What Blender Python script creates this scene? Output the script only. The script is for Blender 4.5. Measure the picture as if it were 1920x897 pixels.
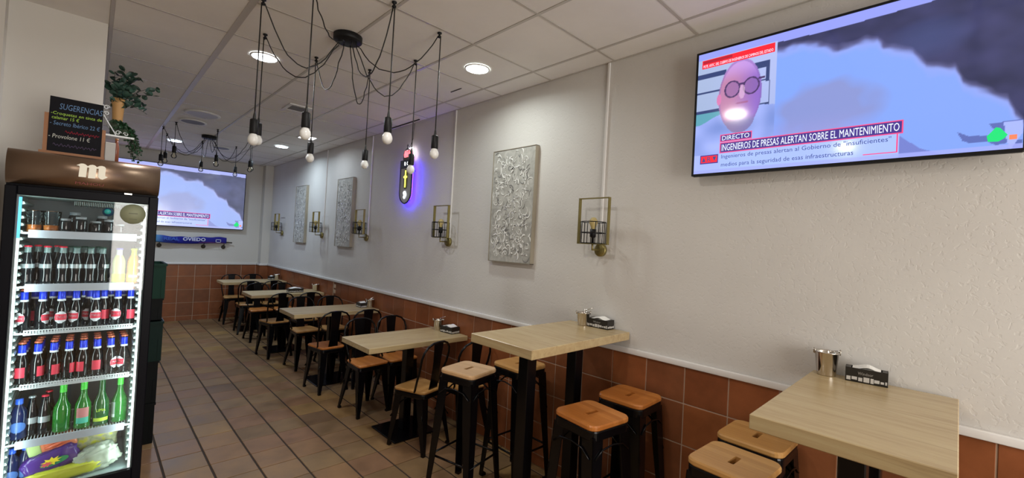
import bpy, bmesh, math, random
from mathutils import Vector, Matrix
PI = math.pi
for o in list(bpy.data.objects): bpy.data.objects.remove(o)
scn = bpy.context.scene
C = scn.collection
random.seed(7)

# ------------------------------------------------------------------ camera
cam_d = bpy.data.cameras.new('camera')
cam = bpy.data.objects.new('camera', cam_d); C.objects.link(cam)
yaw, pitch, roll = 0.769022, 0.014844, 0.053743
fw = Vector((math.sin(yaw)*math.cos(pitch), math.cos(yaw)*math.cos(pitch), math.sin(pitch)))
rt = Vector((math.cos(yaw), -math.sin(yaw), 0)); up = rt.cross(fw)
r2 = rt*math.cos(roll)+up*math.sin(roll); u2 = -rt*math.sin(roll)+up*math.cos(roll)
cam.matrix_world = Matrix(((r2.x,u2.x,-fw.x,0),(r2.y,u2.y,-fw.y,0),(r2.z,u2.z,-fw.z,1.551),(0,0,0,1)))
cam_d.sensor_width = 36; cam_d.lens = 813.52/1920*36; cam_d.clip_start = 0.02
scn.camera = cam
# ------------------------------------------------------------------ world, exposure
w = bpy.data.worlds.new('world'); scn.world = w; w.use_nodes = True
w.node_tree.nodes['Background'].inputs[0].default_value = (0.62,0.70,0.80,1)
w.node_tree.nodes['Background'].inputs[1].default_value = 0.6
scn.view_settings.view_transform = 'Standard'; scn.view_settings.look = 'None'
scn.view_settings.exposure = 0.28; scn.view_settings.gamma = 1; scn.view_settings.use_curve_mapping = False
H = 2.765            # ceiling height
WX = 2.35            # right wall
BY = 9.0             # back wall
LIGHTS = [  # downlights: x, y, watts, colour, seen
 (0.80,3.39,9,(0.93,0.96,1.0),True),(1.865,2.365,5,(0.93,1.0,0.96),True),(1.853,6.66,7.0,(0.72,0.88,1.0),True),(0.774,7.69,15,(0.66,0.82,1.0),True),
 (0.72,1.34,6,(1.0,0.96,0.90),True),(-0.99,0.85,8,(1.0,0.96,0.90),True)]
def area_light(name, loc, rot, sx, sy, watts, col, shape='RECTANGLE', spread=PI):
    d = bpy.data.lights.new(name,'AREA'); d.shape = shape; d.size = sx
    if shape in ('RECTANGLE','ELLIPSE'): d.size_y = sy
    d.energy = watts; d.color = col; d.spread = spread
    o = bpy.data.objects.new(name,d); C.objects.link(o); o.location = loc; o.rotation_euler = rot
    return o
# daylight through the shop front behind the camera
area_light('window_daylight',(1.12,-2.45,1.50),(math.radians(90),0,0),1.80,1.85,76,(1.0,0.955,0.88))

# ------------------------------------------------------------------ materials
MATS = {}
def mat(name, col, rough=0.5, metal=0.0, emit=None, es=0.0, trans=0.0, coat=0.0, spec=0.5, build=None):
    if name in MATS: return MATS[name]
    m = bpy.data.materials.new(name); m.use_nodes = True
    nt = m.node_tree; b = nt.nodes['Principled BSDF']
    b.inputs['Base Color'].default_value = (*col,1); b.inputs['Roughness'].default_value = rough
    b.inputs['Metallic'].default_value = metal; b.inputs['Transmission Weight'].default_value = trans
    b.inputs['Coat Weight'].default_value = coat; b.inputs['Specular IOR Level'].default_value = spec
    if emit: b.inputs['Emission Color'].default_value = (*emit,1); b.inputs['Emission Strength'].default_value = es
    if build: build(nt, b)
    MATS[name] = m
    return m
def N(nt, t, **kw):
    n = nt.nodes.new(t)
    for k, v in kw.items():
        if k in n.inputs: n.inputs[k].default_value = v
        else: setattr(n, k, v)
    return n
def ramp(nt, fac, stops):
    r = nt.nodes.new('ShaderNodeValToRGB'); el = r.color_ramp.elements
    while len(el) < len(stops): el.new(0.5)
    for e, (p, c) in zip(el, stops): e.position = p; e.color = (*c,1)
    nt.links.new(fac, r.inputs[0]); return r.outputs[0]
def obj_co(nt, scale=(1,1,1), world=False):
    if world:
        g = nt.nodes.new('ShaderNodeNewGeometry'); src = g.outputs['Position']
    else:
        t = nt.nodes.new('ShaderNodeTexCoord'); src = t.outputs['Object']
    mp = nt.nodes.new('ShaderNodeMapping'); mp.inputs['Scale'].default_value = scale
    nt.links.new(src, mp.inputs[0]); return mp.outputs[0]
def noise(nt, co, scale, detail=3, rough=0.5, dist=0.0):
    n = nt.nodes.new('ShaderNodeTexNoise'); n.inputs['Scale'].default_value = scale
    n.inputs['Detail'].default_value = detail; n.inputs['Roughness'].default_value = rough; n.inputs['Distortion'].default_value = dist
    nt.links.new(co, n.inputs['Vector']); return n.outputs['Fac']
def bump(nt, b, h, strength, dist=0.002):
    n = nt.nodes.new('ShaderNodeBump'); n.inputs['Strength'].default_value = strength; n.inputs['Distance'].default_value = dist
    nt.links.new(h, n.inputs['Height']); nt.links.new(n.outputs[0], b.inputs['Normal'])
def mix(nt, fac, a, bb, mode='MIX'):
    n = nt.nodes.new('ShaderNodeMix'); n.data_type = 'RGBA'; n.blend_type = mode
    if isinstance(fac, float): n.inputs[0].default_value = fac
    else: nt.links.new(fac, n.inputs[0])
    for i, v in ((6,a),(7,bb)):
        if isinstance(v, tuple): n.inputs[i].default_value = (*v,1)
        else: nt.links.new(v, n.inputs[i])
    return n.outputs[2]

def b_plaster(nt, b):
    co = obj_co(nt, world=True)
    h1 = noise(nt, co, 55, 2, 0.5, 0.6); h2 = noise(nt, co, 14, 3, 0.55, 0.3)
    r = ramp(nt, h1, [(0.56,(1,1,1)),(0.66,(0,0,0))])
    a = nt.nodes.new('ShaderNodeMath'); a.operation = 'MULTIPLY_ADD'; a.inputs[1].default_value = 0.55
    nt.links.new(h2, a.inputs[0]); nt.links.new(r, a.inputs[2]); bump(nt, b, a.outputs[0], 0.20, 0.0028)
    c = ramp(nt, noise(nt, co, 1.3, 4), [(0.3,(0.60,0.575,0.545)),(0.7,(0.66,0.64,0.61))])
    nt.links.new(c, b.inputs['Base Color'])
M_wall = mat('plaster_wall',(0.62,0.6,0.57),0.55,build=b_plaster)
def b_smooth(nt, b):
    co = obj_co(nt, world=True)
    c = ramp(nt, noise(nt, co, 1.1, 3), [(0.3,(0.60,0.575,0.53)),(0.7,(0.65,0.625,0.58))]); nt.links.new(c, b.inputs['Base Color'])
    bump(nt, b, noise(nt, co, 30, 2), 0.08, 0.002)
M_smooth = mat('smooth_wall',(0.62,0.6,0.56),0.6,build=b_smooth)
M_trim = mat('white_gloss_trim',(0.72,0.70,0.68),0.3)
def b_panel(nt, b):
    co = obj_co(nt, world=True)
    c = ramp(nt, noise(nt, co, 2.5, 5, 0.6), [(0.35,(0.78,0.76,0.73)),(0.7,(0.84,0.82,0.79))]); nt.links.new(c, b.inputs['Base Color'])
    bump(nt, b, noise(nt, co, 160, 2), 0.12, 0.001)
M_panel = mat('ceiling_panel',(0.5,0.49,0.47),0.7,build=b_panel)
M_grid = mat('ceiling_grid',(0.50,0.47,0.43),0.35)
def tilemat(name, stops, rough, nz=6):
    def f(nt, b):
        oi = nt.nodes.new('ShaderNodeObjectInfo')
        base = ramp(nt, oi.outputs['Random'], stops)
        co = obj_co(nt, world=True)
        n1 = noise(nt, co, nz, 4, 0.6)
        d = ramp(nt, n1, [(0.3,(0.72,0.70,0.68)),(0.7,(1.12,1.08,1.02))])
        c = mix(nt, 0.9, base, d, 'MULTIPLY')
        nt.links.new(c, b.inputs['Base Color'])
        rr = ramp(nt, n1, [(0.3,(rough-.07,)*3),(0.7,(rough+.1,)*3)]); nt.links.new(rr, b.inputs['Roughness'])
        bump(nt, b, noise(nt, co, 22, 3), 0.25, 0.002)
    return mat(name, (0.3,0.2,0.12), rough, spec=0.32, build=f)
M_floor = tilemat('floor_tile',[(0.0,(0.230,0.143,0.072)),(0.3,(0.285,0.183,0.090)),(0.6,(0.260,0.142,0.080)),(0.85,(0.340,0.212,0.082)),(1.0,(0.170,0.104,0.066))],0.38)
M_walltile = tilemat('wall_tile',[(0.0,(0.24,0.076,0.029)),(0.35,(0.29,0.094,0.034)),(0.7,(0.22,0.080,0.036)),(1.0,(0.33,0.110,0.039))],0.36)
M_grout_f = mat('floor_grout',(0.035,0.020,0.012),0.8)
M_grout_w = mat('wall_grout',(0.52,0.38,0.28),0.8)
M_black = mat('black_painted_metal',(0.0025,0.0025,0.0035),0.24,spec=0.30)
M_blackm = mat('matt_black_plastic',(0.008,0.008,0.009),0.5,spec=0.25)
M_cable = mat('black_cable',(0.010,0.010,0.010),0.55)
M_chrome = mat('stainless_steel',(0.62,0.58,0.53),0.16,1.0)
def b_top(nt, b, sw=False):
    co = obj_co(nt, (9,0.9,9) if sw else (0.9,9,9))
    g = noise(nt, co, 3.0, 6, 0.65, 0.8)
    c = ramp(nt, g, [(0.25,(0.39,0.275,0.140)),(0.5,(0.485,0.365,0.195)),(0.75,(0.54,0.43,0.24))])
    co2 = obj_co(nt, (26,1.4,26) if sw else (1.4,26,26)); g2 = noise(nt, co2, 2.0, 3, 0.6, 0.4)
    d = ramp(nt, g2, [(0.28,(0.72,0.68,0.66)),(0.42,(1,1,1))])
    nt.links.new(mix(nt, 0.6, c, d, 'MULTIPLY'), b.inputs['Base Color'])
M_top = mat('limed_oak_laminate',(0.45,0.35,0.22),0.27,build=b_top); M_top2 = mat('limed_oak_laminate_cross',(0.45,0.35,0.22),0.27,build=lambda nt,b: b_top(nt,b,True))
def bamboo(name, a, bcol, ccol):
    def f(nt, b):
        oi = nt.nodes.new('ShaderNodeObjectInfo')
        co = obj_co(nt, (28,1,1)); vo = nt.nodes.new('ShaderNodeTexWhiteNoise'); vo.noise_dimensions = '1D'
        sx = nt.nodes.new('ShaderNodeSeparateXYZ'); nt.links.new(co, sx.inputs[0])
        fl = nt.nodes.new('ShaderNodeMath'); fl.operation = 'FLOOR'; nt.links.new(sx.outputs[0], fl.inputs[0]); nt.links.new(fl.outputs[0], vo.inputs['W'])
        c1 = ramp(nt, vo.outputs['Value'], [(0.0,a),(0.5,bcol),(1.0,ccol)])
        g = noise(nt, obj_co(nt, (60,4,4)), 2, 3)
        d = ramp(nt, g, [(0.3,(0.86,0.82,0.78)),(0.7,(1.05,1.05,1.05))])
        nt.links.new(mix(nt, 0.8, c1, d, 'MULTIPLY'), b.inputs['Base Color'])
    return mat(name, bcol, 0.3, coat=0.2, build=f)
M_orange = bamboo('orange_varnished_bamboo',(0.50,0.17,0.035),(0.60,0.22,0.05),(0.66,0.26,0.065))
M_honey = bamboo('honey_bamboo',(0.52,0.27,0.085),(0.60,0.33,0.11),(0.66,0.38,0.14))
M_pale = bamboo('pale_bamboo',(0.58,0.36,0.18),(0.66,0.42,0.22),(0.70,0.47,0.26))
M_gold = mat('brushed_brass',(0.30,0.25,0.095),0.4,0.8)
M_glass_t = None
def thin_glass(name, tint=(1,1,1), refl=0.06):
    m = bpy.data.materials.new(name); m.use_nodes = True; nt = m.node_tree; nt.nodes.clear()
    out = nt.nodes.new('ShaderNodeOutputMaterial'); mx = nt.nodes.new('ShaderNodeMixShader')
    tr = nt.nodes.new('ShaderNodeBsdfTransparent'); gl = nt.nodes.new('ShaderNodeBsdfGlossy')
    tr.inputs[0].default_value = (*tint,1); gl.inputs['Roughness'].default_value = 0.02
    fr = nt.nodes.new('ShaderNodeFresnel'); fr.inputs[0].default_value = 1.5
    nt.links.new(fr.outputs[0], mx.inputs[0]); nt.links.new(tr.outputs[0], mx.inputs[1]); nt.links.new(gl.outputs[0], mx.inputs[2])
    nt.links.new(mx.outputs[0], out.inputs[0]); MATS[name] = m; return m
M_glass = thin_glass('clear_glass'); M_bulbglass = thin_glass('bulb_glass',(0.97,0.96,0.93))
M_opal = mat('opal_bulb',(0.80,0.80,0.78),0.25)
M_lamp = mat('downlight_diffuser',(1,1,1),0.5,emit=(1.0,0.98,0.95),es=9)
M_white = mat('white_plastic',(0.75,0.75,0.73),0.4)
M_text_dark = mat('dark_print',(0.02,0.02,0.05),0.6)
def emis(name, col, s): return mat(name, tuple(c*0.2 for c in col), 0.4, emit=col, es=s)

# ------------------------------------------------------------------ mesh builder
class MB:
    def __init__(s): s.v = []; s.f = []; s.sm = []
    def add(s, vs, fs, smooth=False):
        o = len(s.v); s.v += [tuple(v) for v in vs]; s.f += [tuple(i+o for i in f) for f in fs]; s.sm += [smooth]*len(fs); return s
    def box(s, x0,x1,y0,y1,z0,z1):
        v = [(x,y,z) for z in (z0,z1) for y in (y0,y1) for x in (x0,x1)]
        return s.add(v, [(0,2,3,1),(4,5,7,6),(0,1,5,4),(1,3,7,5),(3,2,6,7),(2,0,4,6)])
    def bbox(s, x0,x1,y0,y1,z0,z1,b=0.003,seg=1):
        bm = bmesh.new(); bmesh.ops.create_cube(bm, size=1)
        for v in bm.verts: v.co = Vector(((x0+x1)/2+v.co.x*(x1-x0),(y0+y1)/2+v.co.y*(y1-y0),(z0+z1)/2+v.co.z*(z1-z0)))
        bmesh.ops.bevel(bm, geom=bm.edges[:], offset=b, segments=seg, affect='EDGES', profile=0.5)
        bm.verts.index_update(); s.add([v.co[:] for v in bm.verts], [[v.index for v in f.verts] for f in bm.faces], seg>1); bm.free(); return s
    def prism(s, pts, z0, z1, smooth=False):           # pts in xy, counter-clockwise
        n = len(pts); v = [(x,y,z0) for x,y in pts]+[(x,y,z1) for x,y in pts]
        s.add(v, [tuple(range(n-1,-1,-1)), tuple(range(n,2*n))]); o = len(s.v)-2*n
        for i in range(n):
            s.f.append((o+i,o+(i+1)%n,o+n+(i+1)%n,o+n+i)); s.sm.append(smooth)
        return s
    def lathe(s, prof, n=16, c=(0,0,0), axis='z', caps=True):
        v = []; m = len(prof)
        for i in range(n):
            a = 2*PI*i/n
            for r, h in prof:
                p = (r*math.cos(a), r*math.sin(a), h)
                if axis == 'x': p = (p[2],p[0],p[1])
                if axis == 'y': p = (p[0],-p[2],p[1]) if False else (p[1],p[2],p[0])
                v.append((c[0]+p[0],c[1]+p[1],c[2]+p[2]))
        fs = [((i)*m+j,((i+1)%n)*m+j,((i+1)%n)*m+j+1,i*m+j+1) for i in range(n) for j in range(m-1)]
        s.add(v, fs, True)
        if caps:
            o = len(s.v)-n*m
            if prof[0][0] > 1e-6: s.f.append(tuple(o+i*m for i in range(n-1,-1,-1))); s.sm.append(False)
            if prof[-1][0] > 1e-6: s.f.append(tuple(o+i*m+m-1 for i in range(n))); s.sm.append(False)
        return s
    def tube(s, pts, r, n=8, closed=False):
        P = [Vector(p) for p in pts]; m = len(P); rr = r if isinstance(r,(list,tuple)) else [r]*m
        T = []
        for i in range(m):
            a = P[(i-1)%m] if (closed or i>0) else P[i]; b = P[(i+1)%m] if (closed or i<m-1) else P[i]
            T.append((b-a).normalized())
        ref = Vector((0,0,1)) if abs(T[0].z) < 0.9 else Vector((1,0,0))
        u = T[0].cross(ref).normalized(); v = []
        for i in range(m):
            u = (u - T[i]*u.dot(T[i])).normalized(); w_ = T[i].cross(u)
            for k in range(n):
                a = 2*PI*k/n; v.append((P[i]+(u*math.cos(a)+w_*math.sin(a))*rr[i])[:])
        q = m if closed else m-1
        fs = [(i*n+k, i*n+(k+1)%n, ((i+1)%m)*n+(k+1)%n, ((i+1)%m)*n+k) for i in range(q) for k in range(n)]
        s.add(v, fs, True)
        if not closed:
            o = len(s.v)-m*n; s.f.append(tuple(o+k for k in range(n-1,-1,-1))); s.f.append(tuple(o+(m-1)*n+k for k in range(n))); s.sm += [False,False]
        return s
    def xf(s, M):
        s.v = [tuple(M @ Vector(v)) for v in s.v]; return s
    def mesh(s, name):
        me = bpy.data.meshes.new(name); me.from_pydata(s.v, [], s.f)
        me.polygons.foreach_set('use_smooth', s.sm); me.update(); return me
def fixn(me):
    bm = bmesh.new(); bm.from_mesh(me); bmesh.ops.recalc_face_normals(bm, faces=bm.faces); bm.to_mesh(me); bm.free()
def obj(name, mb, m, parent=None, loc=None, label=None, cat=None, group=None, kind=None, rotz=None):
    if isinstance(mb, MB):
        me = mb.mesh(name); fixn(me); me.materials.append(m)
    else: me = mb
    o = bpy.data.objects.new(name, me); C.objects.link(o)
    if parent: o.parent = parent
    if loc is not None: o.location = loc
    if rotz is not None: o.rotation_euler = (0,0,rotz)
    if label: o['label'] = label
    if cat: o['category'] = cat
    if group: o['group'] = group
    if kind: o['kind'] = kind
    return o
def thing(name, label, cat, loc=(0,0,0), rotz=0, group=None):
    o = bpy.data.objects.new(name, None); C.objects.link(o); o.location = loc; o.rotation_euler = (0,0,rotz)
    o['label'] = label; o['category'] = cat; o.empty_display_size = 0.05
    if group: o['group'] = group
    return o
def dup(root, loc=None, rotz=None, label=None, group=None):
    r = root.copy(); C.objects.link(r)
    if loc is not None: r.location = loc
    if rotz is not None: r.rotation_euler = (0,0,rotz)
    if label: r['label'] = label
    if group: r['group'] = group
    for ch in list(root.children):
        c = ch.copy(); C.objects.link(c); c.parent = r
        for g in list(ch.children):
            d = g.copy(); C.objects.link(d); d.parent = c
    return r
def rrect(w, d, r, n=4, cx=0, cy=0):
    P = []
    for sx, sy, a0 in ((1,1,0),(-1,1,PI/2),(-1,-1,PI),(1,-1,1.5*PI)):
        for k in range(n+1):
            a = a0+PI/2*k/n; P.append((cx+sx*(w/2-r)+r*math.cos(a), cy+sy*(d/2-r)+r*math.sin(a)))
    return P
_txt = {}
def text_mesh(txt, wid, hei, depth=0.001, bold=0.0, shear=0.0, keep=False):
    """text fitted to a wid x hei box in the XZ plane, facing -Y, lower left corner at 0,0"""
    key = (txt, wid, hei, depth, bold, shear)
    if key in _txt: return _txt[key]
    cu = bpy.data.curves.new('text','FONT'); cu.body = txt; cu.extrude = 0.004; cu.offset = bold; cu.shear = shear; cu.resolution_u = 2
    o = bpy.data.objects.new('tmp', cu); C.objects.link(o)
    dg = bpy.context.evaluated_depsgraph_get()
    me = bpy.data.meshes.new_from_object(o.evaluated_get(dg))
    C.objects.unlink(o); bpy.data.objects.remove(o); bpy.data.curves.remove(cu)
    xs = [v.co.x for v in me.vertices]; ys = [v.co.y for v in me.vertices]
    x0, x1, y0, y1 = min(xs), max(xs), min(ys), max(ys)
    sx = wid/(x1-x0); sy = hei/(y1-y0)
    for v in me.vertices:
        x, y, z = v.co; v.co = ((x-x0)*sx, -(z+0.004)/0.008*depth, (y-y0)*sy)
    _txt[key] = me; me.name = 'text'
    return me
def text(name, txt, x, z, wid, hei, m, parent, y=0, depth=0.0008, bold=0.0, shear=0.0, label=None):
    me = text_mesh(txt, wid, hei, depth, bold, shear).copy(); me.materials.clear(); me.materials.append(m)
    o = bpy.data.objects.new(name, me); C.objects.link(o); o.parent = parent; o.location = (x,y,z)
    if label: o['label'] = label
    return o

# ------------------------------------------------------------------ setting
fl = obj('floor', MB().box(-3.2,2.5,-2.6,9.2,-0.12,-0.004), M_grout_f, kind='structure')
TX, TY = 0.235, 0.24633
def tile_mesh(name, w, d, t, m, b=0.002):
    mb = MB(); mb.bbox(-w/2,w/2,-d/2,d/2,0,t,b); me = mb.mesh(name); fixn(me); me.materials.append(m); return me
tm = tile_mesh('tile',TX-0.011,TY-0.0065,0.006,M_floor)
xj = [0.1615+TX*k for k in range(11)]
tl_last = tile_mesh('tile',WX-xj[9]-0.011,TY-0.0065,0.006,M_floor)
yj = [5.1227-TY*13+TY*k for k in range(30)]      # 1.92 ... 9.06
for i in range(10):
    for j in range(29):
        x0, x1 = xj[i], (xj[i+1] if i < 9 else WX); y0 = yj[j]
        o = bpy.data.objects.new('tile', tm if i < 9 else tl_last); C.objects.link(o); o.parent = fl
        o.location = ((x0+x1)/2, y0+TY/2, -0.006+random.uniform(-.0006,.0006))
mb = MB()
for i in range(-14,10):
    for j in range(-19,29):
        if i >= 0 and j >= 0: continue
        x0 = 0.1615+TX*i; x1 = min(x0+TX, WX); y0 = yj[0]+TY*j
        mb.box(x0+.0055,x1-.0055,y0+.003,y0+TY-.003,-0.006,0)
obj('tile', mb, M_floor, fl, kind='stuff')

def wall_with_tiles(name, base_mb, m, kind='structure'): return obj(name, base_mb, m, kind=kind)
wr = obj('wall_right', MB().box(WX,WX+0.15,-2.6,9.15,0,H+0.1), M_wall, kind='structure')
obj('grout_bed', MB().box(WX-0.004,WX,-2.6,8.82,0,0.943), M_grout_w, wr)
rows = [(0,0.08),(0.08,0.302),(0.302,0.523),(0.523,0.745),(0.745,0.943)]
TW = 0.226
cache = {}
def wtile(w, h):
    k = (round(w,4),round(h,4))
    if k not in cache:
        mb = MB(); mb.bbox(-0.003,0.0015,-w/2+.003,w/2-.003,-h/2+.003,h/2-.003,0.0012); me = mb.mesh('tile'); fixn(me); me.materials.append(M_walltile); cache[k] = me
    return cache[k]
for k in range(-10,36):
    y0 = 1.020+TW*k; y1 = min(y0+TW, 8.82)
    if y1-y0 < .02: continue
    for (a,b) in rows:
        o = bpy.data.objects.new('tile', wtile(y1-y0,b-a)); C.objects.link(o); o.parent = wr; o.location = (WX-0.004,(y0+y1)/2,(a+b)/2)
wb = obj('wall_back', MB().box(-3.2,WX+0.15,BY,BY+0.15,0,H+0.1), M_smooth, kind='structure')
obj('grout_bed', MB().box(-1.2,2.22,BY-0.004,BY,0,0.943), M_grout_w, wb)
for k in range(-5,6):
    x0 = 1.060+TW*k; x1 = min(x0+TW,2.22)
    for (a,b) in rows:
        o = bpy.data.objects.new('tile', wtile(x1-x0,b-a)); C.objects.link(o); o.parent = wb; o.location = ((x0+x1)/2,BY-0.004,(a+b)/2); o.rotation_euler = (0,0,PI/2)
wc = obj('wall_corner', MB().box(2.22,WX,8.82,BY,0,H+0.1), M_smooth, kind='structure')
obj('tile', MB().box(2.213,2.349,8.813,8.82,0.005,0.94), M_walltile, wc)
obj('tile', MB().box(2.213,2.22,8.8205,8.99,0.005,0.94), M_walltile, wc)
# white dado strip over the tiles
mb = MB(); mb.bbox(WX-0.022,WX+0.001,-2.6,8.80,0.943,0.976,0.004,2); obj('trim_1', mb, M_trim, kind='structure')
mb = MB(); mb.bbox(-1.2,2.20,BY-0.022,BY+0.001,0.943,0.976,0.004,2); mb.bbox(2.20,WX,8.798,8.82,0.943,0.976,0.004,2); mb.bbox(2.20,2.22,8.8,BY,0.943,0.976,0.004,2); obj('trim_2', mb, M_trim, kind='structure')
# ceiling
ce = obj('ceiling', MB().box(-3.2,WX+0.15,-2.6,9.15,H+0.02,H+0.14), M_panel, kind='structure')
cxj = [2.151-0.532*k for k in range(0,11)]; cyj = [1.035+0.5325*k for k in range(-6,15)]
xs = [WX]+cxj; pcache = {}
for i in range(len(xs)-1):
    for j in range(len(cyj)+0):
        x1, x0 = xs[i], max(xs[i+1],-3.2); y0 = cyj[j]; y1 = cyj[j+1] if j+1 < len(cyj) else BY
        if y1 > BY: y1 = BY
        if y1-y0 < 0.03: continue
        k = (round(x1-x0,3), round(y1-y0,3))
        if k not in pcache:
            q = MB(); q.bbox(-k[0]/2+.008,k[0]/2-.008,-k[1]/2+.007,k[1]/2-.007,0,0.016,0.002); me = q.mesh('panel'); fixn(me); me.materials.append(M_panel); pcache[k] = me
        o = bpy.data.objects.new('panel', pcache[k]); C.objects.link(o); o.parent = ce; o.location = ((x0+x1)/2,(y0+y1)/2,H+0.002)
mb = MB()
for k, x in enumerate(cxj): mb.box(x-(0.017 if k == 3 else 0.0085),x+(0.017 if k == 3 else 0.0085),-2.6,BY,H-0.001,H+0.010)
for y in cyj: mb.box(-3.2,WX,y-0.0075,y+0.0075,H,H+0.0095)
mb.box(WX-0.012,WX,-2.6,BY,H-0.002,H+0.012); mb.box(-3.2,WX,BY-0.012,BY,H-0.002,H+0.012)
obj('grid_bar', mb, M_grid, ce)
# left partition with white face, behind the fridge
wl = obj('wall_left', MB().box(-3.2,0.011,3.65,4.4,0,H+0.02), M_smooth, kind='structure')
obj('wall_left_step', MB().box(-3.2,-0.385,3.55,3.65,0,H+0.02), M_smooth, kind='structure')
obj('wall_side', MB().box(-3.3,-3.2,-2.6,9.15,0,H+0.1), M_smooth, kind='structure')
obj('wall_far_left', MB().box(-1.3,-1.2,4.4,9.0,0,H+0.02), M_smooth, kind='structure')
# shop front behind the camera
mb = MB(); mb.box(-3.2,0.2,-2.7,-2.6,0,H+.1); mb.box(2.05,2.5,-2.7,-2.6,0,H+.1); mb.box(0.2,2.05,-2.7,-2.6,0,0.55); mb.box(0.2,2.05,-2.7,-2.6,2.45,H+.1)
obj('wall_front', mb, M_smooth, kind='structure')
wd = obj('window_1', MB().box(0.2,2.05,-2.66,-2.65,0.55,2.45), M_glass, kind='structure')
mb = MB()
for x in (0.2,1.10,2.01): mb.box(x,x+.04,-2.68,-2.62,0.55,2.45)
mb.box(0.2,2.05,-2.68,-2.62,0.55,0.59); mb.box(0.2,2.05,-2.68,-2.62,2.41,2.45); obj('window_frame', mb, M_blackm, wd)

# ------------------------------------------------------------------ downlights, vents
dl_labels = ['round ceiling downlight left of the near black spider pendant','round ceiling downlight right of the near black spider pendant','round ceiling downlight above the far end of the right wall','round ceiling downlight over the far spider pendant',
 'round ceiling downlight overhead, mirrored in the left of the near television','round ceiling downlight on the left side of the room, behind the camera view']
for (x,y,wt,col,_), lab in zip(LIGHTS, dl_labels):
    t = thing('downlight', lab, 'ceiling light', (x,y,H), group='round ceiling downlights')
    obj('rim', MB().lathe([(0.088,0.0),(0.088,-0.004),(0.080,-0.008),(0.076,-0.004)],28,caps=False), M_white, t)
    obj('diffuser', MB().lathe([(0.0,-0.0055),(0.077,-0.0055)],28,caps=False), emis('lamp_%.2f'%y, col, 14), t)
    area_light('downlight_lamp',(x,y,H-0.012),(0,0,0),0.14,0.14,wt,col,'DISK',math.radians(165))
t = thing('panel_light','small square lit ceiling panel beyond the near spider pendant','ceiling light',(1.88,5.72,H))
obj('frame', MB().box(-.10,.10,-.10,.10,-0.006,0.001), M_white, t)
obj('diffuser', MB().box(-.08,.08,-.08,.08,-0.008,-0.006), emis('panel_lamp',(0.95,0.97,1.0),7), t)
area_light('panel_lamp_light',(1.88,5.72,H-0.015),(0,0,0),0.15,0.15,3,(0.78,0.9,1.0),'SQUARE',math.radians(165))
t = thing('air_vent','square grey ceiling grille left of the hanging bulbs','vent',(1.37,4.49,H))
obj('frame', MB().box(-.105,.105,-.125,-.09,-0.008,0.001).box(-.105,.105,.09,.125,-0.008,0.001).box(-.105,-.075,-.09,.09,-0.008,0.001).box(.075,.105,-.09,.09,-0.008,0.001), M_white, t)
q = MB()
for k in range(9): q.box(-.075,.075,-.088+k*.02,-.080+k*.02,-0.006,0.0)
obj('slats', q, mat('grey_grille',(0.16,0.15,0.15),0.5), t)
t = thing('ceiling_speaker','pale round speaker disc in the ceiling, left of the far lights','ceiling speaker',(0.781,5.61,H))
obj('ring', MB().lathe([(0.16,0.0),(0.16,-0.008),(0.135,-0.012)],28,caps=False), M_white, t)
obj('grille', MB().lathe([(0.0,-0.010),(0.136,-0.011)],28,caps=False), mat('pale_grille',(0.52,0.52,0.56),0.5), t)
t = thing('ceiling_speaker','dark round recessed disc in the ceiling just past the pale one','ceiling speaker',(0.765,6.10,H))
obj('ring', MB().lathe([(0.13,0.0),(0.13,-0.008),(0.110,-0.010)],28,caps=False), M_white, t)
obj('grille', MB().lathe([(0.0,-0.006),(0.112,-0.009)],28,caps=False), mat('dark_grille',(0.2,0.2,0.22),0.6), t)
t = thing('ceiling_speaker','round disc in the ceiling near the back wall, above the far television','ceiling speaker',(1.312,7.627,H))
obj('ring', MB().lathe([(0.12,0.0),(0.12,-0.008),(0.100,-0.010)],28,caps=False), M_white, t)
obj('grille', MB().lathe([(0.0,-0.006),(0.102,-0.009)],28,caps=False), mat('dark_grille',(0.2,0.2,0.22),0.6), t)
t = thing('ceiling_rail','thin dark slot strip at the ceiling edge above the glowing crest sign','rail',(2.30,4.12,H))
obj('strip', MB().box(-.006,.006,-.32,.32,-0.006,0.001), M_blackm, t)
t = thing('ceiling_rail','short dark slot line in the ceiling right of the second downlight','rail',(2.03,2.83,H))
obj('strip', MB().box(-.003,.003,-.07,.07,-0.003,0.001), M_blackm, t)

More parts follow.
